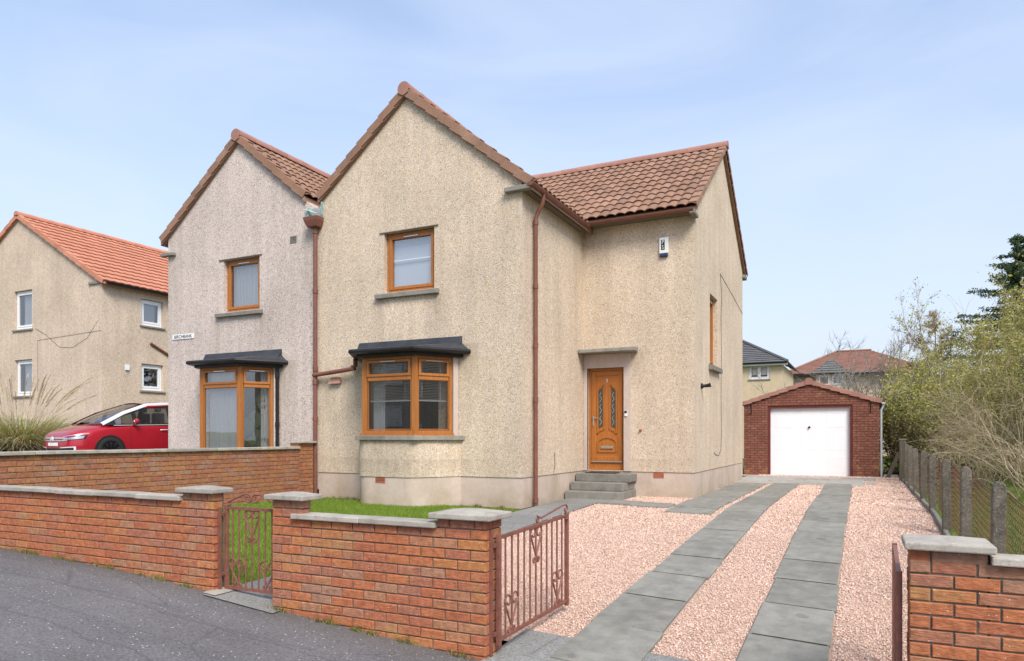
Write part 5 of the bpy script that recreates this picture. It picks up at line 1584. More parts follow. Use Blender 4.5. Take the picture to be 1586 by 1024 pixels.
def blades(x, y, h, w, lean, cols, zf=GZV, dz=0.0):
    n = len(x); z = zf(x, y) + dz
    a = rng.uniform(0, 6.283, n); hh = h * rng.uniform(.55, 1.3, n); ww = w * rng.uniform(.7, 1.3, n)
    l = lean * rng.uniform(0, 1, n) * hh; b = rng.uniform(0, 6.283, n)
    V = np.empty((n, 3, 3))
    V[:, 0] = np.stack([x + np.cos(a) * ww, y + np.sin(a) * ww, z], 1)
    V[:, 1] = np.stack([x - np.cos(a) * ww, y - np.sin(a) * ww, z], 1)
    V[:, 2] = np.stack([x + np.cos(b) * l, y + np.sin(b) * l, z + hh], 1)
    F = np.arange(3 * n).reshape(n, 3)
    return V.reshape(-1, 3), F, np.repeat(pick(cols, n), 3, 0)
GC = [(.17, .29, .025), (.22, .35, .035), (.14, .24, .025), (.29, .38, .06), (.20, .30, .04), (.30, .30, .10)]
n = 95000
x, y = rng.uniform(-9.66, -5.1, n), rng.uniform(4.62, 10.72, n)
V, Fc, t = blades(x, y, .036, .0042, .8, GC)
np_mesh('grass', V, Fc, t, BLADEM, label='short bright green lawn grass behind the street wall', cat='grass', kind='stuff')
n = 60000
x, y = 1.08 + rng.uniform(0, 1, n) ** 1.3 * 3.2, rng.uniform(5, 20, n)
V, Fc, t = blades(x, y, .05, .006, .9, [(.17, .27, .04), (.22, .32, .05), (.26, .31, .08), (.30, .30, .12)])
np_mesh('grass', V, Fc, t, BLADEM, label='longer pale green grass beyond the chain-link fence', cat='grass', kind='stuff')

wx, wy = [], []
for i in range(70):
    a = rng.uniform(-9.5, -2.4) if i < 46 else rng.uniform(-9.4, -5.3)
    if -5.1 < a < -4.4: continue
    k = int(rng.integers(4, 22)); b = 4.435 if i < 46 else 10.9
    wx += list(a + rng.normal(0, .035, k)); wy += list(b + rng.normal(0, .012, k) - .01)
wx, wy = np.array(wx), np.array(wy)
V, Fc, t = blades(wx, wy, .05, .006, 1.2, [(.16, .22, .04), (.24, .25, .07), (.22, .18, .08), (.30, .24, .12)])
np_mesh('weeds', V, Fc, t, BLADEM, label='scattered small weeds along the foot of the walls', cat='weeds', kind='stuff')

def tubes(segs, n=3):
    """segs: array (N,8) p0 p1 r0 r1"""
    s = np.asarray(segs, dtype=float); N = len(s)
    p0, p1, r0, r1 = s[:, :3], s[:, 3:6], s[:, 6], s[:, 7]
    t = p1 - p0; t /= np.linalg.norm(t, axis=1, keepdims=True) + 1e-9
    ref = np.where(np.abs(t[:, 2:3]) < .9, np.array([[0, 0, 1.0]]), np.array([[1.0, 0, 0]]))
    a = np.cross(t, ref); a /= np.linalg.norm(a, axis=1, keepdims=True) + 1e-9
    b = np.cross(a, t)
    V = np.empty((N, 2, n, 3))
    for k in range(n):
        an = 2 * math.pi * k / n
        o = a * math.cos(an) + b * math.sin(an)
        V[:, 0, k] = p0 + o * r0[:, None]; V[:, 1, k] = p1 + o * r1[:, None]
    idx = np.arange(N)[:, None] * 2 * n
    F = np.concatenate([np.concatenate([idx + k, idx + (k + 1) % n, idx + n + (k + 1) % n, idx + n + k], 1) for k in range(n)], 0)
    return V.reshape(-1, 3), F

def leaf_quads(P, size, cols, flat=0.3):
    n = len(P)
    d = rng.normal(size=(n, 3)); d[:, 2] *= .6; d /= np.linalg.norm(d, axis=1, keepdims=True)
    u = rng.normal(size=(n, 3)); u -= d * np.sum(u * d, 1, keepdims=True); u /= np.linalg.norm(u, axis=1, keepdims=True)
    s = size * rng.uniform(.6, 1.4, (n, 1))
    V = np.empty((n, 4, 3))
    V[:, 0] = P; V[:, 1] = P + d * s * .55 + u * s * .32; V[:, 2] = P + d * s * 1.1; V[:, 3] = P + d * s * .55 - u * s * .32
    return V.reshape(-1, 3), np.arange(4 * n).reshape(n, 4), np.repeat(pick(cols, n), 4, 0)

def grow(base, stems, length, radius, depth, spread=.5, kids=(3, 5), shrink=.62, gravity=0.0, wob=.16, up=.25, seg=5, tilt=(0.05, .5), az=None, base_r=.15, rmin=.003):
    """returns trunk segments, twig segments, tip points"""
    rr = random.Random(int(abs(base[0]) * 1000 + base[1] * 77))
    big, small, tips = [], [], []
    todo = []
    for i in range(stems):
        a = (rr.uniform(*az) if az else rr.uniform(0, 6.283)); tl = rr.uniform(*tilt)
        d = Vector((math.sin(tl) * math.cos(a), math.sin(tl) * math.sin(a), math.cos(tl)))
        p = Vector(base) + Vector((math.cos(a), math.sin(a), 0)) * rr.uniform(0, base_r)
        todo.append((p, d, length * rr.uniform(.75, 1.15), radius * rr.uniform(.7, 1.1), 0))
    while todo:
        p, d, L, r, lv = todo.pop()
        n = seg if lv < 2 else max(2, seg - 2)
        pts = [p]
        dd = d.copy()
        for i in range(n):
            dd = (dd + Vector((rr.gauss(0, wob), rr.gauss(0, wob), rr.gauss(0, wob) + (up if lv > 0 else .02) * .25 - gravity * (i / n) * (1 + lv * .5)))).normalized()
            q = pts[-1] + dd * (L / n)
            r0 = r * (1 - .75 * i / n); r1 = r * (1 - .75 * (i + 1) / n)
            (big if lv == 0 else small).append((*pts[-1], *q, r0, r1))
            pts.append(q)
        if lv >= depth - 1:
            tips += [tuple(q) for q in pts[1:]]
        if lv < depth:
            k = rr.randint(*kids)
            for j in range(k):
                f = rr.uniform(.25, 1.0) if j else 1.0
                q = pts[min(n, max(1, int(round(f * n))))]
                ax = Vector((rr.gauss(0, 1), rr.gauss(0, 1), rr.gauss(0, .7))).normalized()
                nd_ = (dd + ax * spread * rr.uniform(.7, 1.5)).normalized()
                todo.append((q, nd_, L * shrink * rr.uniform(.7, 1.2), max(rmin, r * .5 * (1.05 - .4 * f)), lv + 1))
    return big, small, tips

def tree(name, label, cat, base, leaf=None, bark=((.16, .13, .10), (.22, .18, .14)), group=None, leaf_frac=1.0, leaf_n=1, crown_name='crown', xmin=None, **kw):
    t = thing(name, base, label, cat, group)
    big, small, tips = grow(base, **kw)
    if xmin is not None:
        small = [q for q in small if q[0] > xmin and q[3] > xmin]; tips = [q for q in tips if q[0] > xmin + .08]
    ns, sg = kw['stems'], kw.get('seg', 5)
    if ns <= 9:
        for i in range(ns):
            b_ = big[i * sg:(i + 1) * sg]
            V, F = tubes(b_, 5); np_mesh('trunk' if ns == 1 else 'stem', V, F, np.repeat(pick(bark, len(b_)), 10, 0), BARKM, t, True)
    else:
        V, F = tubes(big, 5); np_mesh('stems', V, F, np.repeat(pick(bark, len(big)), 10, 0), BARKM, t, True, kind='stuff')
    V, F = tubes(small, 3); np_mesh('twigs', V, F, np.repeat(pick(bark, len(small)), 6, 0), BARKM, t)
    if leaf:
        size, cols = leaf
        P = np.array(tips); P = P[rng.random(len(P)) < leaf_frac]; P = np.repeat(P, leaf_n, 0) + rng.normal(0, size * 1.1, (len(P) * leaf_n, 3))
        V, F, tt = leaf_quads(P, size, cols); np_mesh(crown_name, V, F, tt, LEAFM, t)
    return t
YG = [(.44, .44, .08), (.51, .49, .12), (.37, .38, .08), (.57, .53, .17), (.33, .34, .08)]
OL = [(.33, .31, .10), (.39, .35, .13), (.28, .27, .08), (.44, .38, .16)]
PALEB = ((.42, .34, .23), (.50, .41, .29), (.34, .27, .18))
DARKB = ((.13, .10, .075), (.19, .15, .11))
g_ = lambda x, y: (x, y, gz(x, y))
EVG = [(.06, .085, .025), (.09, .11, .035), (.13, .12, .05)]
tree('hawthorn_shrub', 'yellow-green leafing shrub right behind the garage eaves', 'shrub', g_(2.05, 27.0), (.075, YG), DARKB, stems=26, length=2.0, radius=.035, depth=3, spread=.75, kids=(4, 5), shrink=.62, leaf_frac=.9, leaf_n=2, tilt=(.1, 1.05), xmin=.55, base_r=.5)
tree('hawthorn_shrub', 'low dark twiggy shrub between the garage and the fence posts', 'shrub', g_(1.75, 25.2), (.05, EVG + OL), DARKB, stems=34, length=1.35, radius=.02, depth=3, spread=.8, kids=(4, 5), shrink=.6, leaf_frac=.6, tilt=(.1, 1.15), leaf_n=2, base_r=.4, xmin=.75)
tree('hawthorn_shrub', 'olive leafing shrub in the middle of the thicket', 'shrub', g_(2.7, 24.0), (.065, YG + OL), PALEB, stems=18, length=1.75, radius=.03, depth=3, spread=.75, kids=(4, 5), shrink=.6, leaf_frac=.7, leaf_n=2, tilt=(.1, .95), base_r=.5, xmin=1.2)
tree('arching_bush', 'bare straw-coloured bush arching over the wire fence', 'bush', g_(3.2, 16.6), (.035, OL), PALEB, stems=64, length=2.5, radius=.011, depth=2, spread=.45, kids=(5, 8), shrink=.5, gravity=.17, tilt=(.2, 1.2), leaf_frac=.08, up=.15, seg=7, base_r=.6, xmin=1.2)
tree('slender_tree', 'tall thin tree with sparse buds rising above the thicket', 'tree', g_(2.85, 26.5), (.06, YG), ((.24, .20, .15), (.3, .26, .2)), stems=4, length=3.6, radius=.055, depth=3, spread=.55, kids=(6, 8), shrink=.45, leaf_frac=.45, tilt=(.03, .25), seg=8, rmin=.006)
tree('slender_tree', 'leafing olive tree at the right edge of the photo', 'tree', g_(3.85, 21.2), (.06, OL + YG), PALEB, stems=12, length=3.5, radius=.045, depth=3, spread=.65, kids=(6, 8), shrink=.42, leaf_frac=.55, leaf_n=2, tilt=(.03, .5), seg=8, base_r=.5, rmin=.005, xmin=1.3)
tree('slender_tree', 'pale twiggy tree left of the conifer behind the thicket', 'tree', g_(4.3, 29.5), (.065, OL + YG), PALEB, stems=9, length=3.8, radius=.05, depth=3, spread=.65, kids=(6, 8), shrink=.42, leaf_frac=.5, leaf_n=2, tilt=(.03, .55), seg=8, base_r=.6, rmin=.006)
tree('arching_bush', 'tangled brown bush under the tall thin tree', 'bush', g_(2.45, 20.5), (.045, OL), PALEB, stems=46, length=1.6, radius=.012, depth=2, spread=.6, kids=(5, 8), shrink=.55, gravity=.10, tilt=(.1, 1.05), leaf_frac=.35, seg=6, base_r=.5, xmin=1.2)
tree('backing_bush', 'added dark bush giving the thicket a dark interior low behind the fence', 'bush', g_(2.6, 28.0), (.08, EVG), DARKB, stems=34, length=1.5, radius=.025, depth=3, spread=.8, kids=(4, 5), shrink=.62, leaf_frac=.9, leaf_n=2, tilt=(.05, 1.2), base_r=1.2)  # backing bush added so the thicket interior reads as deep shade
tree('backing_bush', 'added dark bush giving the thicket a dark interior at the far right', 'bush', g_(4.5, 25.5), (.08, EVG), DARKB, stems=34, length=1.6, radius=.025, depth=3, spread=.8, kids=(4, 5), shrink=.62, leaf_frac=.9, leaf_n=2, tilt=(.05, 1.2), base_r=1.2)  # second dark bush added to back the thicket with shade
tree('bare_tree', 'leafless grey tree in front of the red hipped roof', 'tree', g_(.55, 42), None, ((.26, .23, .20), (.33, .30, .27)), stems=8, length=3.7, radius=.07, depth=4, spread=.6, kids=(4, 5), shrink=.58, tilt=(.05, .7), seg=6, rmin=.011)
tree('larch_tree', 'tan larch with fine twigs beyond the shrubs', 'tree', g_(2.25, 41), (.035, [(.36, .27, .17), (.42, .32, .20), (.30, .22, .14)]), ((.36, .28, .20), (.42, .33, .24)), stems=1, length=6.3, radius=.13, depth=3, spread=1.3, kids=(16, 20), shrink=.27, leaf_frac=.35, leaf_n=1, tilt=(.0, .03), seg=14, up=.1, rmin=.009)

# conifer
def conifer(base, H, W, label):
    t = thing('conifer', base, label, 'tree')
    b = Vector(base)
    big = [(b.x, b.y, b.z + H * i / 8, b.x, b.y, b.z + H * (i + 1) / 8, .16 * (1 - i / 8) + .02, .16 * (1 - (i + 1) / 8) + .02) for i in range(8)]
    V, F = tubes(big, 7); np_mesh('trunk', V, F, np.repeat(pick([(.10, .08, .06)], 8), 14, 0), BARKM, t)
    rr = random.Random(5); tw, P = [], []
    for i in range(170):
        h = rr.uniform(.25, .995); z = b.z + H * h; L = W * (1 - h) ** .75 * rr.uniform(.6, 1.15) + .15
        a = rr.uniform(0, 6.283)
        prev = Vector((b.x, b.y, z))
        for k in range(6):
            f = (k + 1) / 6
            q = Vector((b.x + math.cos(a) * L * f, b.y + math.sin(a) * L * f, z - .16 * L * f + .22 * L * f * f))
            tw.append((*prev, *q, .02 * (1.1 - f), .02 * (1.0 - f) + .004))
            for s in range(14):
                o = Vector((rr.gauss(0, .07), rr.gauss(0, .07), rr.gauss(-.03, .03)))
                P.append(prev.lerp(q, rr.random()) + o)
            prev = q
    V, F = tubes(tw, 3); np_mesh('twigs', V, F, np.repeat(pick([(.09, .075, .055)], len(tw)), 6, 0), BARKM, t)
    P = np.array([tuple(p) for p in P]); P = np.repeat(P, 3, 0) + rng.normal(0, .03, (len(P) * 3, 3))
    V, F, tt = leaf_quads(P, .085, [(.07, .11, .05), (.09, .14, .06), (.055, .085, .04), (.13, .17, .08)]); np_mesh('crown', V, F, tt, LEAFM, t)
conifer(g_(6.45, 40), 10.5, 5.4, 'dark green conifer rising behind the thicket at the right edge')

# pampas grass beside the car
pam = thing('pampas_grass', (-20.9, 11.7, gz(-20.9, 11.7)), 'pampas grass clump with feathery tan plumes left of the car', 'plant')
def ribbons(n, base, br, L, w, lean, droop, cols, nseg=5):
    V = np.empty((n, nseg + 1, 2, 3)); a = rng.uniform(0, 6.283, n); rad = br * np.sqrt(rng.random(n))
    x0 = base[0] + rad * np.cos(a); y0 = base[1] + rad * np.sin(a)
    a2 = a + rng.normal(0, .5, n); le = L * rng.uniform(.55, 1.15, n); ln = lean * rng.uniform(.15, 1.2, n)
    for k in range(nseg + 1):
        f = k / nseg
        out = le * (np.sin(ln) * f + droop * f * f * .6); up = le * (np.cos(ln) * f - droop * f ** 2.6 * .55)
        cx = x0 + np.cos(a2) * out; cy = y0 + np.sin(a2) * out; cz = base[2] + up
        ww = w * (1 - f * .92)
        sx, sy = -np.sin(a2) * ww, np.cos(a2) * ww
        V[:, k, 0] = np.stack([cx + sx, cy + sy, cz], 1); V[:, k, 1] = np.stack([cx - sx, cy - sy, cz], 1)
    idx = np.arange(n)[:, None] * (2 * (nseg + 1))
    F = np.concatenate([np.concatenate([idx + 2 * k, idx + 2 * k + 1, idx + 2 * k + 3, idx + 2 * k + 2], 1) for k in range(nseg)], 0)
    return V.reshape(-1, 3), F, np.repeat(pick(cols, n), 2 * (nseg + 1), 0)
pb = (-20.9, 11.7, gz(-20.9, 11.7))
V, Fc, t = ribbons(2600, pb, .75, 1.6, .012, .95, .7, [(.36, .38, .09), (.46, .45, .14), (.54, .49, .22), (.32, .35, .08), (.60, .51, .30), (.62, .52, .34)])
np_mesh('leaves', V, Fc, t, BLADEM, pam)
V, Fc, t = ribbons(900, pb, .8, 1.4, .010, 1.1, .9, [(.60, .49, .30), (.66, .55, .36), (.52, .42, .24)])
np_mesh('dry_leaves', V, Fc, t, BLADEM, pam)
for i in range(46):
    a = rng.uniform(0, 6.283); tl = rng.uniform(.05, .55); L = rng.uniform(1.9, 2.7)
    d = np.array([math.sin(tl) * math.cos(a), math.sin(tl) * math.sin(a), math.cos(tl)])
    b0 = np.array(pb) + np.array([math.cos(a) * .3, math.sin(a) * .3, 0])
    pts = [b0 + d * L * f + np.array([d[0] + .25, d[1], -.5]) * (.75 * f ** 3) for f in np.linspace(0, 1, 9)]
    sg = [(*pts[k], *pts[k + 1], .0035, .003) for k in range(8)]
    V, F = tubes(sg, 3)
    n = 260; f = rng.uniform(.62, 1.0, n); base = np.array([pts[int(q * 7.99)] + (pts[int(q * 7.99) + 1] - pts[int(q * 7.99)]) * ((q * 7.99) % 1) for q in f])
    dd = (pts[-1] - pts[-2]) / np.linalg.norm(pts[-1] - pts[-2])
    side = rng.normal(0, 1, (n, 3)); tipv = base + dd * rng.uniform(.05, .16, (n, 1)) + side * (.028 * (1.25 - f))[:, None] - np.array([0, 0, .02])
    wv = rng.normal(0, .0022, (n, 3))
    V2 = np.stack([base - wv, base + wv, tipv, tipv - wv * .5], 1).reshape(-1, 3); F2 = np.arange(4 * n).reshape(n, 4) + len(V)
    col = np.repeat(pick([(.68, .56, .40), (.74, .62, .46), (.62, .50, .34)], 1), len(V) + len(V2), 0) * rng.uniform(.85, 1.15, (len(V) + len(V2), 1))
    np_mesh('plume', np.concatenate([V, V2]), np.concatenate([F, F2]), col, BLADEM, pam)

# ------------------------------------------------------------------ red people carrier
CX0, CY0, CZ0 = -18.02, 10.50, .985
car = thing('parked_car', (CX0, CY0 + 2.3, CZ0), 'red people carrier with silver roof arch parked beside the left house', 'car')
CT = lambda x, y, z: (CX0 + x, CY0 + y, CZ0 + z)
ST = [(-.03, .50, .33, .56, .60), (.02, .66, .24, .66, .72), (.12, .78, .19, .735, .80), (.35, .865, .17, .80, .90), (.75, .905, .17, .89, 1.0), (1.2, .915, .17, .95, 1.03), (2.0, .915, .17, .975, 1.02), (3.0, .915, .17, .99, 1.02), (3.9, .905, .19, 1.01, 1.03), (4.35, .86, .24, 1.0, 1.02), (4.55, .72, .36, .93, .97)]
mb = MB(); rows_ = []
for (y, w, zb, zs, zt) in ST:
    h = [(0, zb), (w * .6, zb), (w * .95, zb + .01), (w, zb + .13), (w * 1.0, zb + (zs - zb) * .55), (w * .975, zs - .10), (w * .93, zs - .01), (w * .78, zs + (zt - zs) * .55), (w * .4, zs + (zt - zs) * .92), (0, zt)]
    full = h + [(-x, z) for x, z in h[-2:0:-1]]
    rows_.append(full)
k = len(rows_[0])
vs = [CT(x, ST[i][0], z) for i, r_ in enumerate(rows_) for x, z in r_]
fs = [(i * k + j, i * k + (j + 1) % k, (i + 1) * k + (j + 1) % k, (i + 1) * k + j) for i in range(len(ST) - 1) for j in range(k)]
fs += [tuple(range(k)), tuple((len(ST) - 1) * k + j for j in range(k))]
mb.add(vs, fs)
body = mb.build('body', CARRED, car, smooth='all')
md = body.modifiers.new('round', 'SUBSURF'); md.levels = 2; md.render_levels = 2
from mathutils.bvhtree import BVHTree
bpy.context.view_layer.update()
BV = BVHTree.FromObject(body, bpy.context.evaluated_depsgraph_get())
def patch(name, quad, direction, mat, off=.005, nu=8, nv=4, parent=car, smooth=True):
    """a panel that follows the body: quad corners in car coordinates, cast along direction"""
    d = Vector(direction).normalized(); q = [Vector(CT(*p)) for p in quad]
    mb = MB(); vs = []
    for j in range(nv + 1):
        for i in range(nu + 1):
            u, v = i / nu, j / nv
            p = q[0].lerp(q[1], u).lerp(q[3].lerp(q[2], u), v)
            o = Vector((CX0, CY0 + 2.3, CZ0))
            loc, nrm, idx, dist = BV.ray_cast(p - o - d * 2.0, d)
            vs.append((loc + o - d * off) if loc is not None else p)
    mb.add(vs, [(j * (nu + 1) + i, j * (nu + 1) + i + 1, (j + 1) * (nu + 1) + i + 1, (j + 1) * (nu + 1) + i) for j in range(nv) for i in range(nu)])
    return mb.build(name, mat, parent, smooth='all')
def both(f):
    f(1); f(-1)
FD = (0, 1, 0)
patch('lower_grille', [(-.56, 0, .27), (.56, 0, .27), (.56, 0, .37), (-.56, 0, .37)], FD, BLACKP)
patch('upper_grille', [(-.42, 0, .575), (.42, 0, .575), (.40, 0, .605), (-.40, 0, .605)], FD, BLACKP)
patch('chrome_bar', [(-.62, 0, .615), (.62, 0, .615), (.60, 0, .632), (-.60, 0, .632)], FD, CARSILVER, .012, 12, 2)
patch('chrome_bar', [(-.62, 0, .565), (.62, 0, .565), (.62, 0, .578), (-.62, 0, .578)], FD, CARSILVER, .012, 12, 2)
m = MB()
for z in (.585, .625):
    strip_poly(m, lambda a, d, zz: CT(a, -.06 - d, zz), [(-.065, z - .03), (0, z + .02), (.065, z - .03)], .026, -.02, .012)
m.build('emblem', CARSILVER, car)
patch('number_plate', [(-.26, 0, .43), (.26, 0, .43), (.26, 0, .51), (-.26, 0, .51)], FD, WHITEPLA, .01)
for sg in (1, -1):
    dc = (-sg * .62, .78, 0)
    L1 = patch('headlight', [(sg * .47, -.1, .545), (sg * .86, .32, .60), (sg * .87, .36, .70), (sg * .47, -.05, .63)], dc, BLACKP, .006, 10, 4)
    patch('reflector', [(sg * .53, -.1, .56), (sg * .82, .30, .615), (sg * .83, .33, .68), (sg * .53, -.05, .62)], dc, LAMPIN, .011, 10, 4, L1)
    patch('daylight_bar', [(sg * .50, -.1, .650), (sg * .86, .38, .735), (sg * .86, .40, .745), (sg * .50, -.05, .660)], dc, CARSILVER, .009, 10, 2)
    F1 = patch('fog_lamp_surround', [(sg * .40, -.1, .255), (sg * .80, .12, .275), (sg * .80, .12, .42), (sg * .42, -.1, .40)], dc, CARSILVER, .010, 10, 4)
    patch('fog_lamp', [(sg * .42, -.1, .285), (sg * .76, .10, .30), (sg * .76, .10, .395), (sg * .42, -.1, .375)], dc, BLACKP, .016, 8, 4, F1)
    # wheels
    for yw in (.90, 3.70):
        W = thing  # readability only
        def TW_(r, a, d, yw=yw, sg=sg): return CT(sg * (.80 + d), yw + r * math.cos(a), .325 + r * math.sin(a))
        m = MB(); n = 28
        prof = [(.0, .10), (.375, .10), (.385, .121), (.36, .121), (.345, .112), (0, .112)]
        # dark wheel arch
        vs, fs = [], []
        for (r, d) in ((.372, .05), (.372, .122), (.0, .116)):
            for i in range(n): vs.append(TW_(r, 2 * math.pi * i / n, d))
        for q in range(2):
            for i in range(n): fs.append((q * n + i, q * n + (i + 1) % n, (q + 1) * n + (i + 1) % n, (q + 1) * n + i))
        m.add(vs, fs); m.build('wheel_arch', BLACKP, car)
        prof = [(.20, .02), (.30, .0), (.325, .03), (.327, .10), (.315, .135), (.29, .146), (.235, .142), (.225, .125), (.20, .12)]
        vs, fs = [], []
        for (r, d) in prof:
            for i in range(n): vs.append(TW_(r, 2 * math.pi * i / n, d))
        for q in range(len(prof) - 1):
            for i in range(n): fs.append((q * n + i, q * n + (i + 1) % n, (q + 1) * n + (i + 1) % n, (q + 1) * n + i))
        m = MB(); m.add(vs, fs); wheel = m.build('wheel', TYRE, car, smooth=True)
        m = MB()
        for s in range(10):
            a = 2 * math.pi * s / 10
            m.add([TW_(.04, a - .5, .128), TW_(.225, a - .09, .133), TW_(.225, a + .09, .133), TW_(.04, a + .5, .128), TW_(.04, a - .5, .10), TW_(.225, a - .09, .10), TW_(.225, a + .09, .10), TW_(.04, a + .5, .10)],
                  [(0, 1, 2, 3), (0, 4, 5, 1), (2, 6, 7, 3), (1, 5, 6, 2), (3, 7, 4, 0)])
        m.add([TW_(.055, 2 * math.pi * i / 12, .138) for i in range(12)], [tuple(range(12))])
        m.build('rim', RIMM, wheel)
# cabin
ZR = lambda y: float(np.interp(y, [.80, 1.30, 1.95, 2.6, 3.4, 4.1, 4.45], [1.0, 1.265, 1.50, 1.555, 1.545, 1.46, 1.30]))      # roof edge
XRf = lambda y: float(np.interp(y, [.80, 1.95, 2.6, 4.1, 4.45], [.79, .645, .635, .60, .57]))
XB = .852; ZBt = lambda y: float(np.interp(y, [.8, 1.4, 2.0, 3.0, 4.0], [.955, .965, .985, 1.0, 1.02]))
# windscreen
m = MB(); vs = []; nu, nv = 8, 6
for j in range(nv + 1):
    f = j / nv; y = .80 + 1.15 * f
    for i in range(nu + 1):
        u = -1 + 2 * i / nu; bow = (1 - u * u)
        vs.append(CT(u * XRf(y), y - .16 * bow * (1 - .5 * f), ZR(y) + .05 * bow * (.4 + f * .4)))
m.add(vs, [(j * (nu + 1) + i, j * (nu + 1) + i + 1, (j + 1) * (nu + 1) + i + 1, (j + 1) * (nu + 1) + i) for j in range(nv) for i in range(nu)])
m.build('windscreen', CARGLASS, car, smooth='all')
m = MB(); vs = []; ys_ = [1.95, 2.3, 2.8, 3.4, 4.1, 4.45]
for y in ys_:
    for i in range(nu + 1):
        u = -1 + 2 * i / nu; vs.append(CT(u * XRf(y), y - .08 * (1 - u * u) * (y < 2), ZR(y) + .06 * (1 - u * u)))
m.add(vs, [(j * (nu + 1) + i, j * (nu + 1) + i + 1, (j + 1) * (nu + 1) + i + 1, (j + 1) * (nu + 1) + i) for j in range(len(ys_) - 1) for i in range(nu)])
m.add([CT(XRf(4.45), 4.45, 1.30), CT(-XRf(4.45), 4.45, 1.30), CT(-.75, 4.52, .95), CT(.75, 4.52, .95)], [(0, 1, 2, 3)])
m.build('roof', CARRED, car, smooth='all')
for sg in (1, -1):
    def side(y, f, o=0.0): 
        zb_, zt_ = ZBt(y), ZR(y) - .05
        return CT(sg * (XB + (XRf(y) - XB) * f + o), y, zb_ + (zt_ - zb_) * f)
    # black side band with the red roof edge above it
    ys2 = [.98, 1.3, 1.6, 2.0, 2.5, 3.0, 3.5, 4.0, 4.4]
    for nm, y0, y1, mt in (('quarter_window', 1.06, 1.50, CARGLASS), ('front_window', 1.62, 2.46, CARGLASS), ('rear_window', 2.62, 3.45, CARGLASS), ('rear_quarter_window', 3.56, 4.2, CARGLASS)):
        m = MB(); n = 6; lo = [y0 + (y1 - y0) * i / n for i in range(n + 1)]
        m.add([side(y, .04) for y in lo] + [side(y, .93) for y in lo], [(i, i + 1, n + 2 + i, n + 1 + i) for i in range(n)]); m.build(nm, mt, car, smooth='all')
    m = MB()
    for y0, y1 in ((.86, 1.06), (1.50, 1.62), (2.46, 2.62), (3.45, 3.56), (4.2, 4.46)):
        m.add([side(y0, -.03, .002), side(y1, -.03, .002), side(y1, 1.0, .002), side(y0, 1.0, .002)], [(0, 1, 2, 3)])
    for i in range(len(ys2) - 1):
        m.add([side(ys2[i], .91, .003), side(ys2[i + 1], .91, .003), side(ys2[i + 1], 1.02, .003), side(ys2[i], 1.02, .003)], [(0, 1, 2, 3)])
        m.add([side(ys2[i], -.05, .003), side(ys2[i + 1], -.05, .003), side(ys2[i + 1], .05, .003), side(ys2[i], .05, .003)], [(0, 1, 2, 3)])
    m.build('pillar', BLACKP, car)
    m = MB(); ya = [.74, 1.0, 1.3, 1.6, 1.95, 2.3, 2.6, 3.0, 3.4, 3.8, 4.1, 4.4]
    vs = []
    for y in ya:
        zr, xr = ZR(max(y, .8)) - (.03 if y < .8 else 0), XRf(y)
        wd = .05 if y < 1.9 else .045
        vs += [CT(sg * (xr - wd), y - .01, zr + .035), CT(sg * (xr + .012), y, zr + .018), CT(sg * (xr + .022), y + .02, zr - .03)]
    m.add(vs, [(3 * i + q, 3 * i + q + 1, 3 * i + 4 + q, 3 * i + 3 + q) for i in range(len(ya) - 1) for q in range(2)]); m.build('roof_arch', CARSILVER, car, smooth='all')
    m = MB(); ym = [1.9, 2.3, 2.7, 3.1, 3.5, 3.9, 4.3]
    m.add([CT(sg * (XRf(y) + .016), y, ZR(y) - .012) for y in ym] + [CT(sg * (XRf(y) + .032), y, ZR(y) - .062) for y in ym], [(i, i + 1, 8 + i, 7 + i) for i in range(6)]); m.build('roof_rail', CARRED, car)
    m = MB(); m.lathe([(.01, -.10), (.05, -.085), (.066, -.02), (.066, .04), (.05, .085), (.02, .10)], 14, lambda a, b, d: CT(sg * (1.0 + d), 1.50 + a * .75, 1.06 + b))
    mir = m.build('mirror', CARRED, car, smooth=True)
    m = MB(); m.tube([CT(sg * .86, 1.50, .955), CT(sg * .95, 1.50, .99), CT(sg * .99, 1.5, 1.03)], [.03, .022, .022], 8); m.build('mirror_arm', CARRED, mir, smooth=True)
    for yd in (2.30, 3.42):
        m = MB(); m.tube([CT(sg * .917, yd - .11, .835), CT(sg * .935, yd - .08, .84), CT(sg * .935, yd + .08, .845), CT(sg * .917, yd + .11, .845)], .013, 8); m.build('door_handle', CARSILVER, car, smooth=True)
    for yd in (1.40, 2.50, 3.55):
        patch('door_gap', [(sg * 1, yd, .25), (sg * 1, yd + .008, .25), (sg * 1, yd + .008, .93), (sg * 1, yd, .93)], (-sg, 0, 0), BLACKP, .002, 1, 8)
    m = MB()
    y_ = [1.0, 1.6, 2.2, 2.8, 3.4, 4.0]
    m.tube([CT(sg * (XB + .012), y, ZBt(y) - .015) for y in y_], .008, 5); m.build('belt_trim', CARSILVER, car)
    m = MB(); m.box(sg * .36 - .23, sg * .36 + .23, 1.95, 2.45, .8, 1.0, CT); m.box(sg * .36 - .22, sg * .36 + .22, 2.35, 2.5, .98, 1.30, CT); m.box(sg * .36 - .12, sg * .36 + .12, 2.37, 2.47, 1.32, 1.45, CT); m.build('seat', TYRE, car, bevel=.04)

car.rotation_euler = (0, 0, R(-8)); car.location = (CX0 + .42, CY0 + 2.3 + .28, CZ0 + .0)

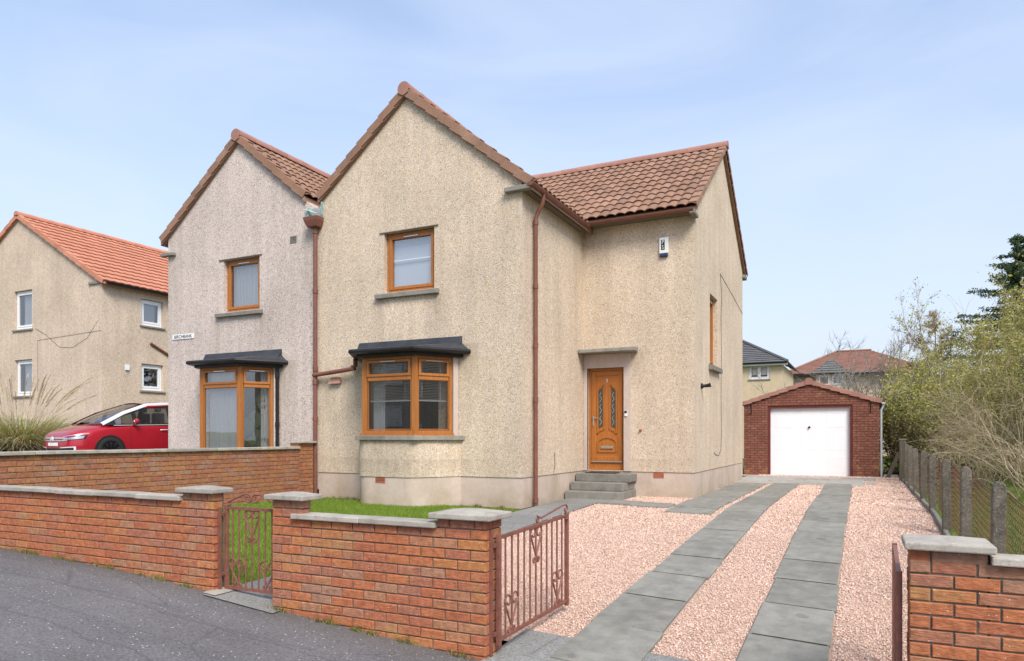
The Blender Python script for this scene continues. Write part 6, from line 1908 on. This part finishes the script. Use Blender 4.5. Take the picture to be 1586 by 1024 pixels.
# ------------------------------------------------------------------ houses in the distance
def row_roof(parent, quads, mat, gauge, name='roof', lift=.05):
    """each quad: eave_a, eave_b, ridge_b, ridge_a; stepped courses"""
    out = None
    for (a, b, c, d) in quads:
        a, b, c, d = map(Vector, (a, b, c, d))
        n = max(2, int(round(((d + c) / 2 - (a + b) / 2).length / gauge)))
        nrm = (b - a).cross(d - a); nrm = (nrm if nrm.z > 0 else -nrm).normalized()
        m = MB()
        for i in range(n):
            p0, p1, q0, q1 = a.lerp(d, i / n), b.lerp(c, i / n), a.lerp(d, (i + 1) / n), b.lerp(c, (i + 1) / n)
            m.add([p0 - nrm * .02, p1 - nrm * .02, p1 + nrm * lift, p0 + nrm * lift, q1, q0], [(0, 1, 2, 3), (3, 2, 4, 5)])
        o = m.build(name, mat, parent)
    return o
bh = thing('house', (-8, 48, .5), 'cream block house with grey slate hipped roof behind the garage', 'house')
TB = frame_T((0, 45, 0), (1, 0, 0), (0, -1, 0))
bx1 = -4.30
m = MB(); wall_mesh(m, TB, -12.0, bx1, .3, lambda s: 5.98, [(-6.16, -4.98, 5.10, 5.95)]); m.box(bx1 - .3, bx1, 45.3, 53, .3, 5.98); m.box(-12, -11.7, 45.3, 53, .3, 5.98); m.box(-11.7, bx1 - .3, 52.7, 53, .3, 5.98); m.build('wall', CREAMWALL, bh)
m = MB(); m.box(-11.7, bx1 - .3, 46.5, 46.6, .3, 5.98); m.build('inner_walls', DARKROOM, bh)
fr = window(bh, TB, -6.15, -4.99, 5.11, 5.94, [(-6.07, -5.61, 5.19, 5.86, True), (-5.53, -5.07, 5.19, 5.86, True)], back=.06, mat=UPVC, fw=.075, sw=.05, vent=False)
curtain(fr, TB, -6.1, -5.05, 5.35, 5.9, -.2, NET, 8, .02)
sill(fr, TB, -6.22, -4.92, 5.03, 5.095, .06)
row_roof(bh, [((-12.3, 44.7, 6.05), (-3.95, 44.7, 6.05), (-8.0, 49, 8.35), (-8.6, 49, 8.35)), ((-3.95, 44.7, 6.05), (-3.95, 53.3, 6.05), (-8.0, 49, 8.35), (-8.0, 49, 8.35))], SLATE, .3)
m = MB(); m.tube([(-3.95, 44.7, 6.10), (-8.0, 49, 8.42)], .09, 6); m.build('hip_ridge', SLATE, bh)
m = MB(); m.box(-12.3, -3.97, 44.72, 44.98, 5.88, 6.02); m.build('fascia', UPVC, bh)
gutter(bh, (-12.3, 44.64, 6.05), (-3.92, 44.64, 6.05), .07, BLACKP)
rh = thing('house', (1, 59, .5), 'house with red hipped roof half hidden by the bare tree', 'house')
TRH = frame_T((0, 55.5, 0), (1, 0, 0), (0, -1, 0))
m = MB(); m.box(-4.7, 3.8, 55.5, 62, .3, 6.1); m.build('wall', HARL_TAN, rh)
row_roof(rh, [((-5.15, 55.0, 6.15), (4.2, 55.0, 6.15), (.6, 59, 8.0), (-1.75, 59, 8.0)), ((-5.15, 63, 6.15), (-5.15, 55.0, 6.15), (-1.75, 59, 8.0), (-1.75, 59, 8.0))], TILE_BG, .26, lift=.04)
m = MB(); m.tube([(-5.15, 55, 6.2), (-1.75, 59, 8.06), (.6, 59, 8.06)], .08, 6); m.build('hip_ridge', TILE_BG, rh)
m = MB(); m.box(-5.1, 4.1, 55.02, 55.4, 5.98, 6.12); m.build('fascia', BLACKP, rh)
m = MB(); m.box(-2.9, -1.05, 53.6, 55.5, .3, 5.95); m.build('porch_wall', HARL_PINK, rh)
TPo = frame_T((0, 53.6, 0), (1, 0, 0), (0, -1, 0))
for q in (-2.7, -1.85): window(rh, TPo, q, q + .65, 5.2, 5.9, [(q + .06, q + .59, 5.26, 5.84, False)], back=-.04, mat=UPVC, fw=.06, vent=False)
row_roof(rh, [((-3.2, 53.2, 5.98), (-2.0, 56.5, 7.0), (-2.0, 56.5, 7.0), (-2.0, 54.2, 6.98)), ((-3.2, 53.2, 5.98), (-.8, 53.2, 5.98), (-2.0, 54.2, 6.98), (-2.0, 54.2, 6.98)), ((-.8, 53.2, 5.98), (-.8, 56.5, 5.98), (-2.0, 56.5, 7.0), (-2.0, 54.2, 6.98))], SLATE, .25, 'porch_roof')

# the house over the road, which the bay window mirrors
oh = thing('house', (-26, -16, 1.0), 'house over the road mirrored in the bay window glass', 'house')
m = MB(); m.box(-33, -19, -20, -13, .2, 6.2); m.build('wall', HARL_TAN, oh)
row_roof(oh, [((-18.6, -12.6, 6.2), (-33.4, -12.6, 6.2), (-33.4, -16.5, 9.3), (-18.6, -16.5, 9.3)), ((-33.4, -20.4, 6.2), (-18.6, -20.4, 6.2), (-18.6, -16.5, 9.3), (-33.4, -16.5, 9.3))], TILE, .34)
m = MB(); m.add([(-19, -13, 6.2), (-19, -20, 6.2), (-19, -16.5, 9.1), (-19.3, -13, 6.2), (-19.3, -20, 6.2), (-19.3, -16.5, 9.1)], [(0, 1, 2), (3, 5, 4), (0, 3, 4, 1), (1, 4, 5, 2), (2, 5, 3, 0)]); m.build('gable', HARL_TAN, oh)
TO = frame_T((0, -13, 0), (-1, 0, 0), (0, 1, 0))
for q in (20.5, 23.5, 27, 30):
    for z in (2.2, 4.6): window(oh, TO, q, q + 1.4, z, z + 1.2, [(q + .1, q + 1.3, z + .1, z + 1.1, False)], back=-.08, mat=UPVC, fw=.08, vent=False)

nh = thing('house', (17, 7, -.3), 'house next door mirrored in the canted bay pane', 'house')
m = MB(); m.box(12.5, 20, 1.5, 12.5, -.8, 5.6); m.build('wall', HARL_TAN, nh)
row_roof(nh, [((12.1, 12.9, 5.6), (12.1, 1.1, 5.6), (16.2, 1.1, 8.6), (16.2, 12.9, 8.6)), ((20.4, 1.1, 5.6), (20.4, 12.9, 5.6), (16.2, 12.9, 8.6), (16.2, 1.1, 8.6))], TILE, .34)
TN = frame_T((12.5, 0, 0), (0, -1, 0), (-1, 0, 0))
for q in (-11, -7.5, -4):
    for z in (1.0, 3.4): window(nh, TN, q, q + 1.3, z, z + 1.2, [(q + .1, q + 1.2, z + .1, z + 1.1, False)], back=-.08, mat=UPVC, fw=.08, vent=False)

# repeats of one kind share a group
GROUPS = {'garden_wall': 'brick garden walls along the front', 'drive_gate': 'leaves of the drive gate', 'semi_detached_house': 'the two halves of the semi-detached pair',
          'house': 'other houses of the neighbourhood', 'hawthorn_shrub': 'shrubs of the thicket behind the fence', 'arching_bush': 'arching bushes behind the fence',
          'slender_tree': 'slender trees in the thicket', 'backing_bush': 'added bushes that darken the thicket interior'}
for o in scene.objects:
    g = GROUPS.get(o.name.split('.')[0])
    if o.parent is None and g and 'label' in o: o['group'] = g
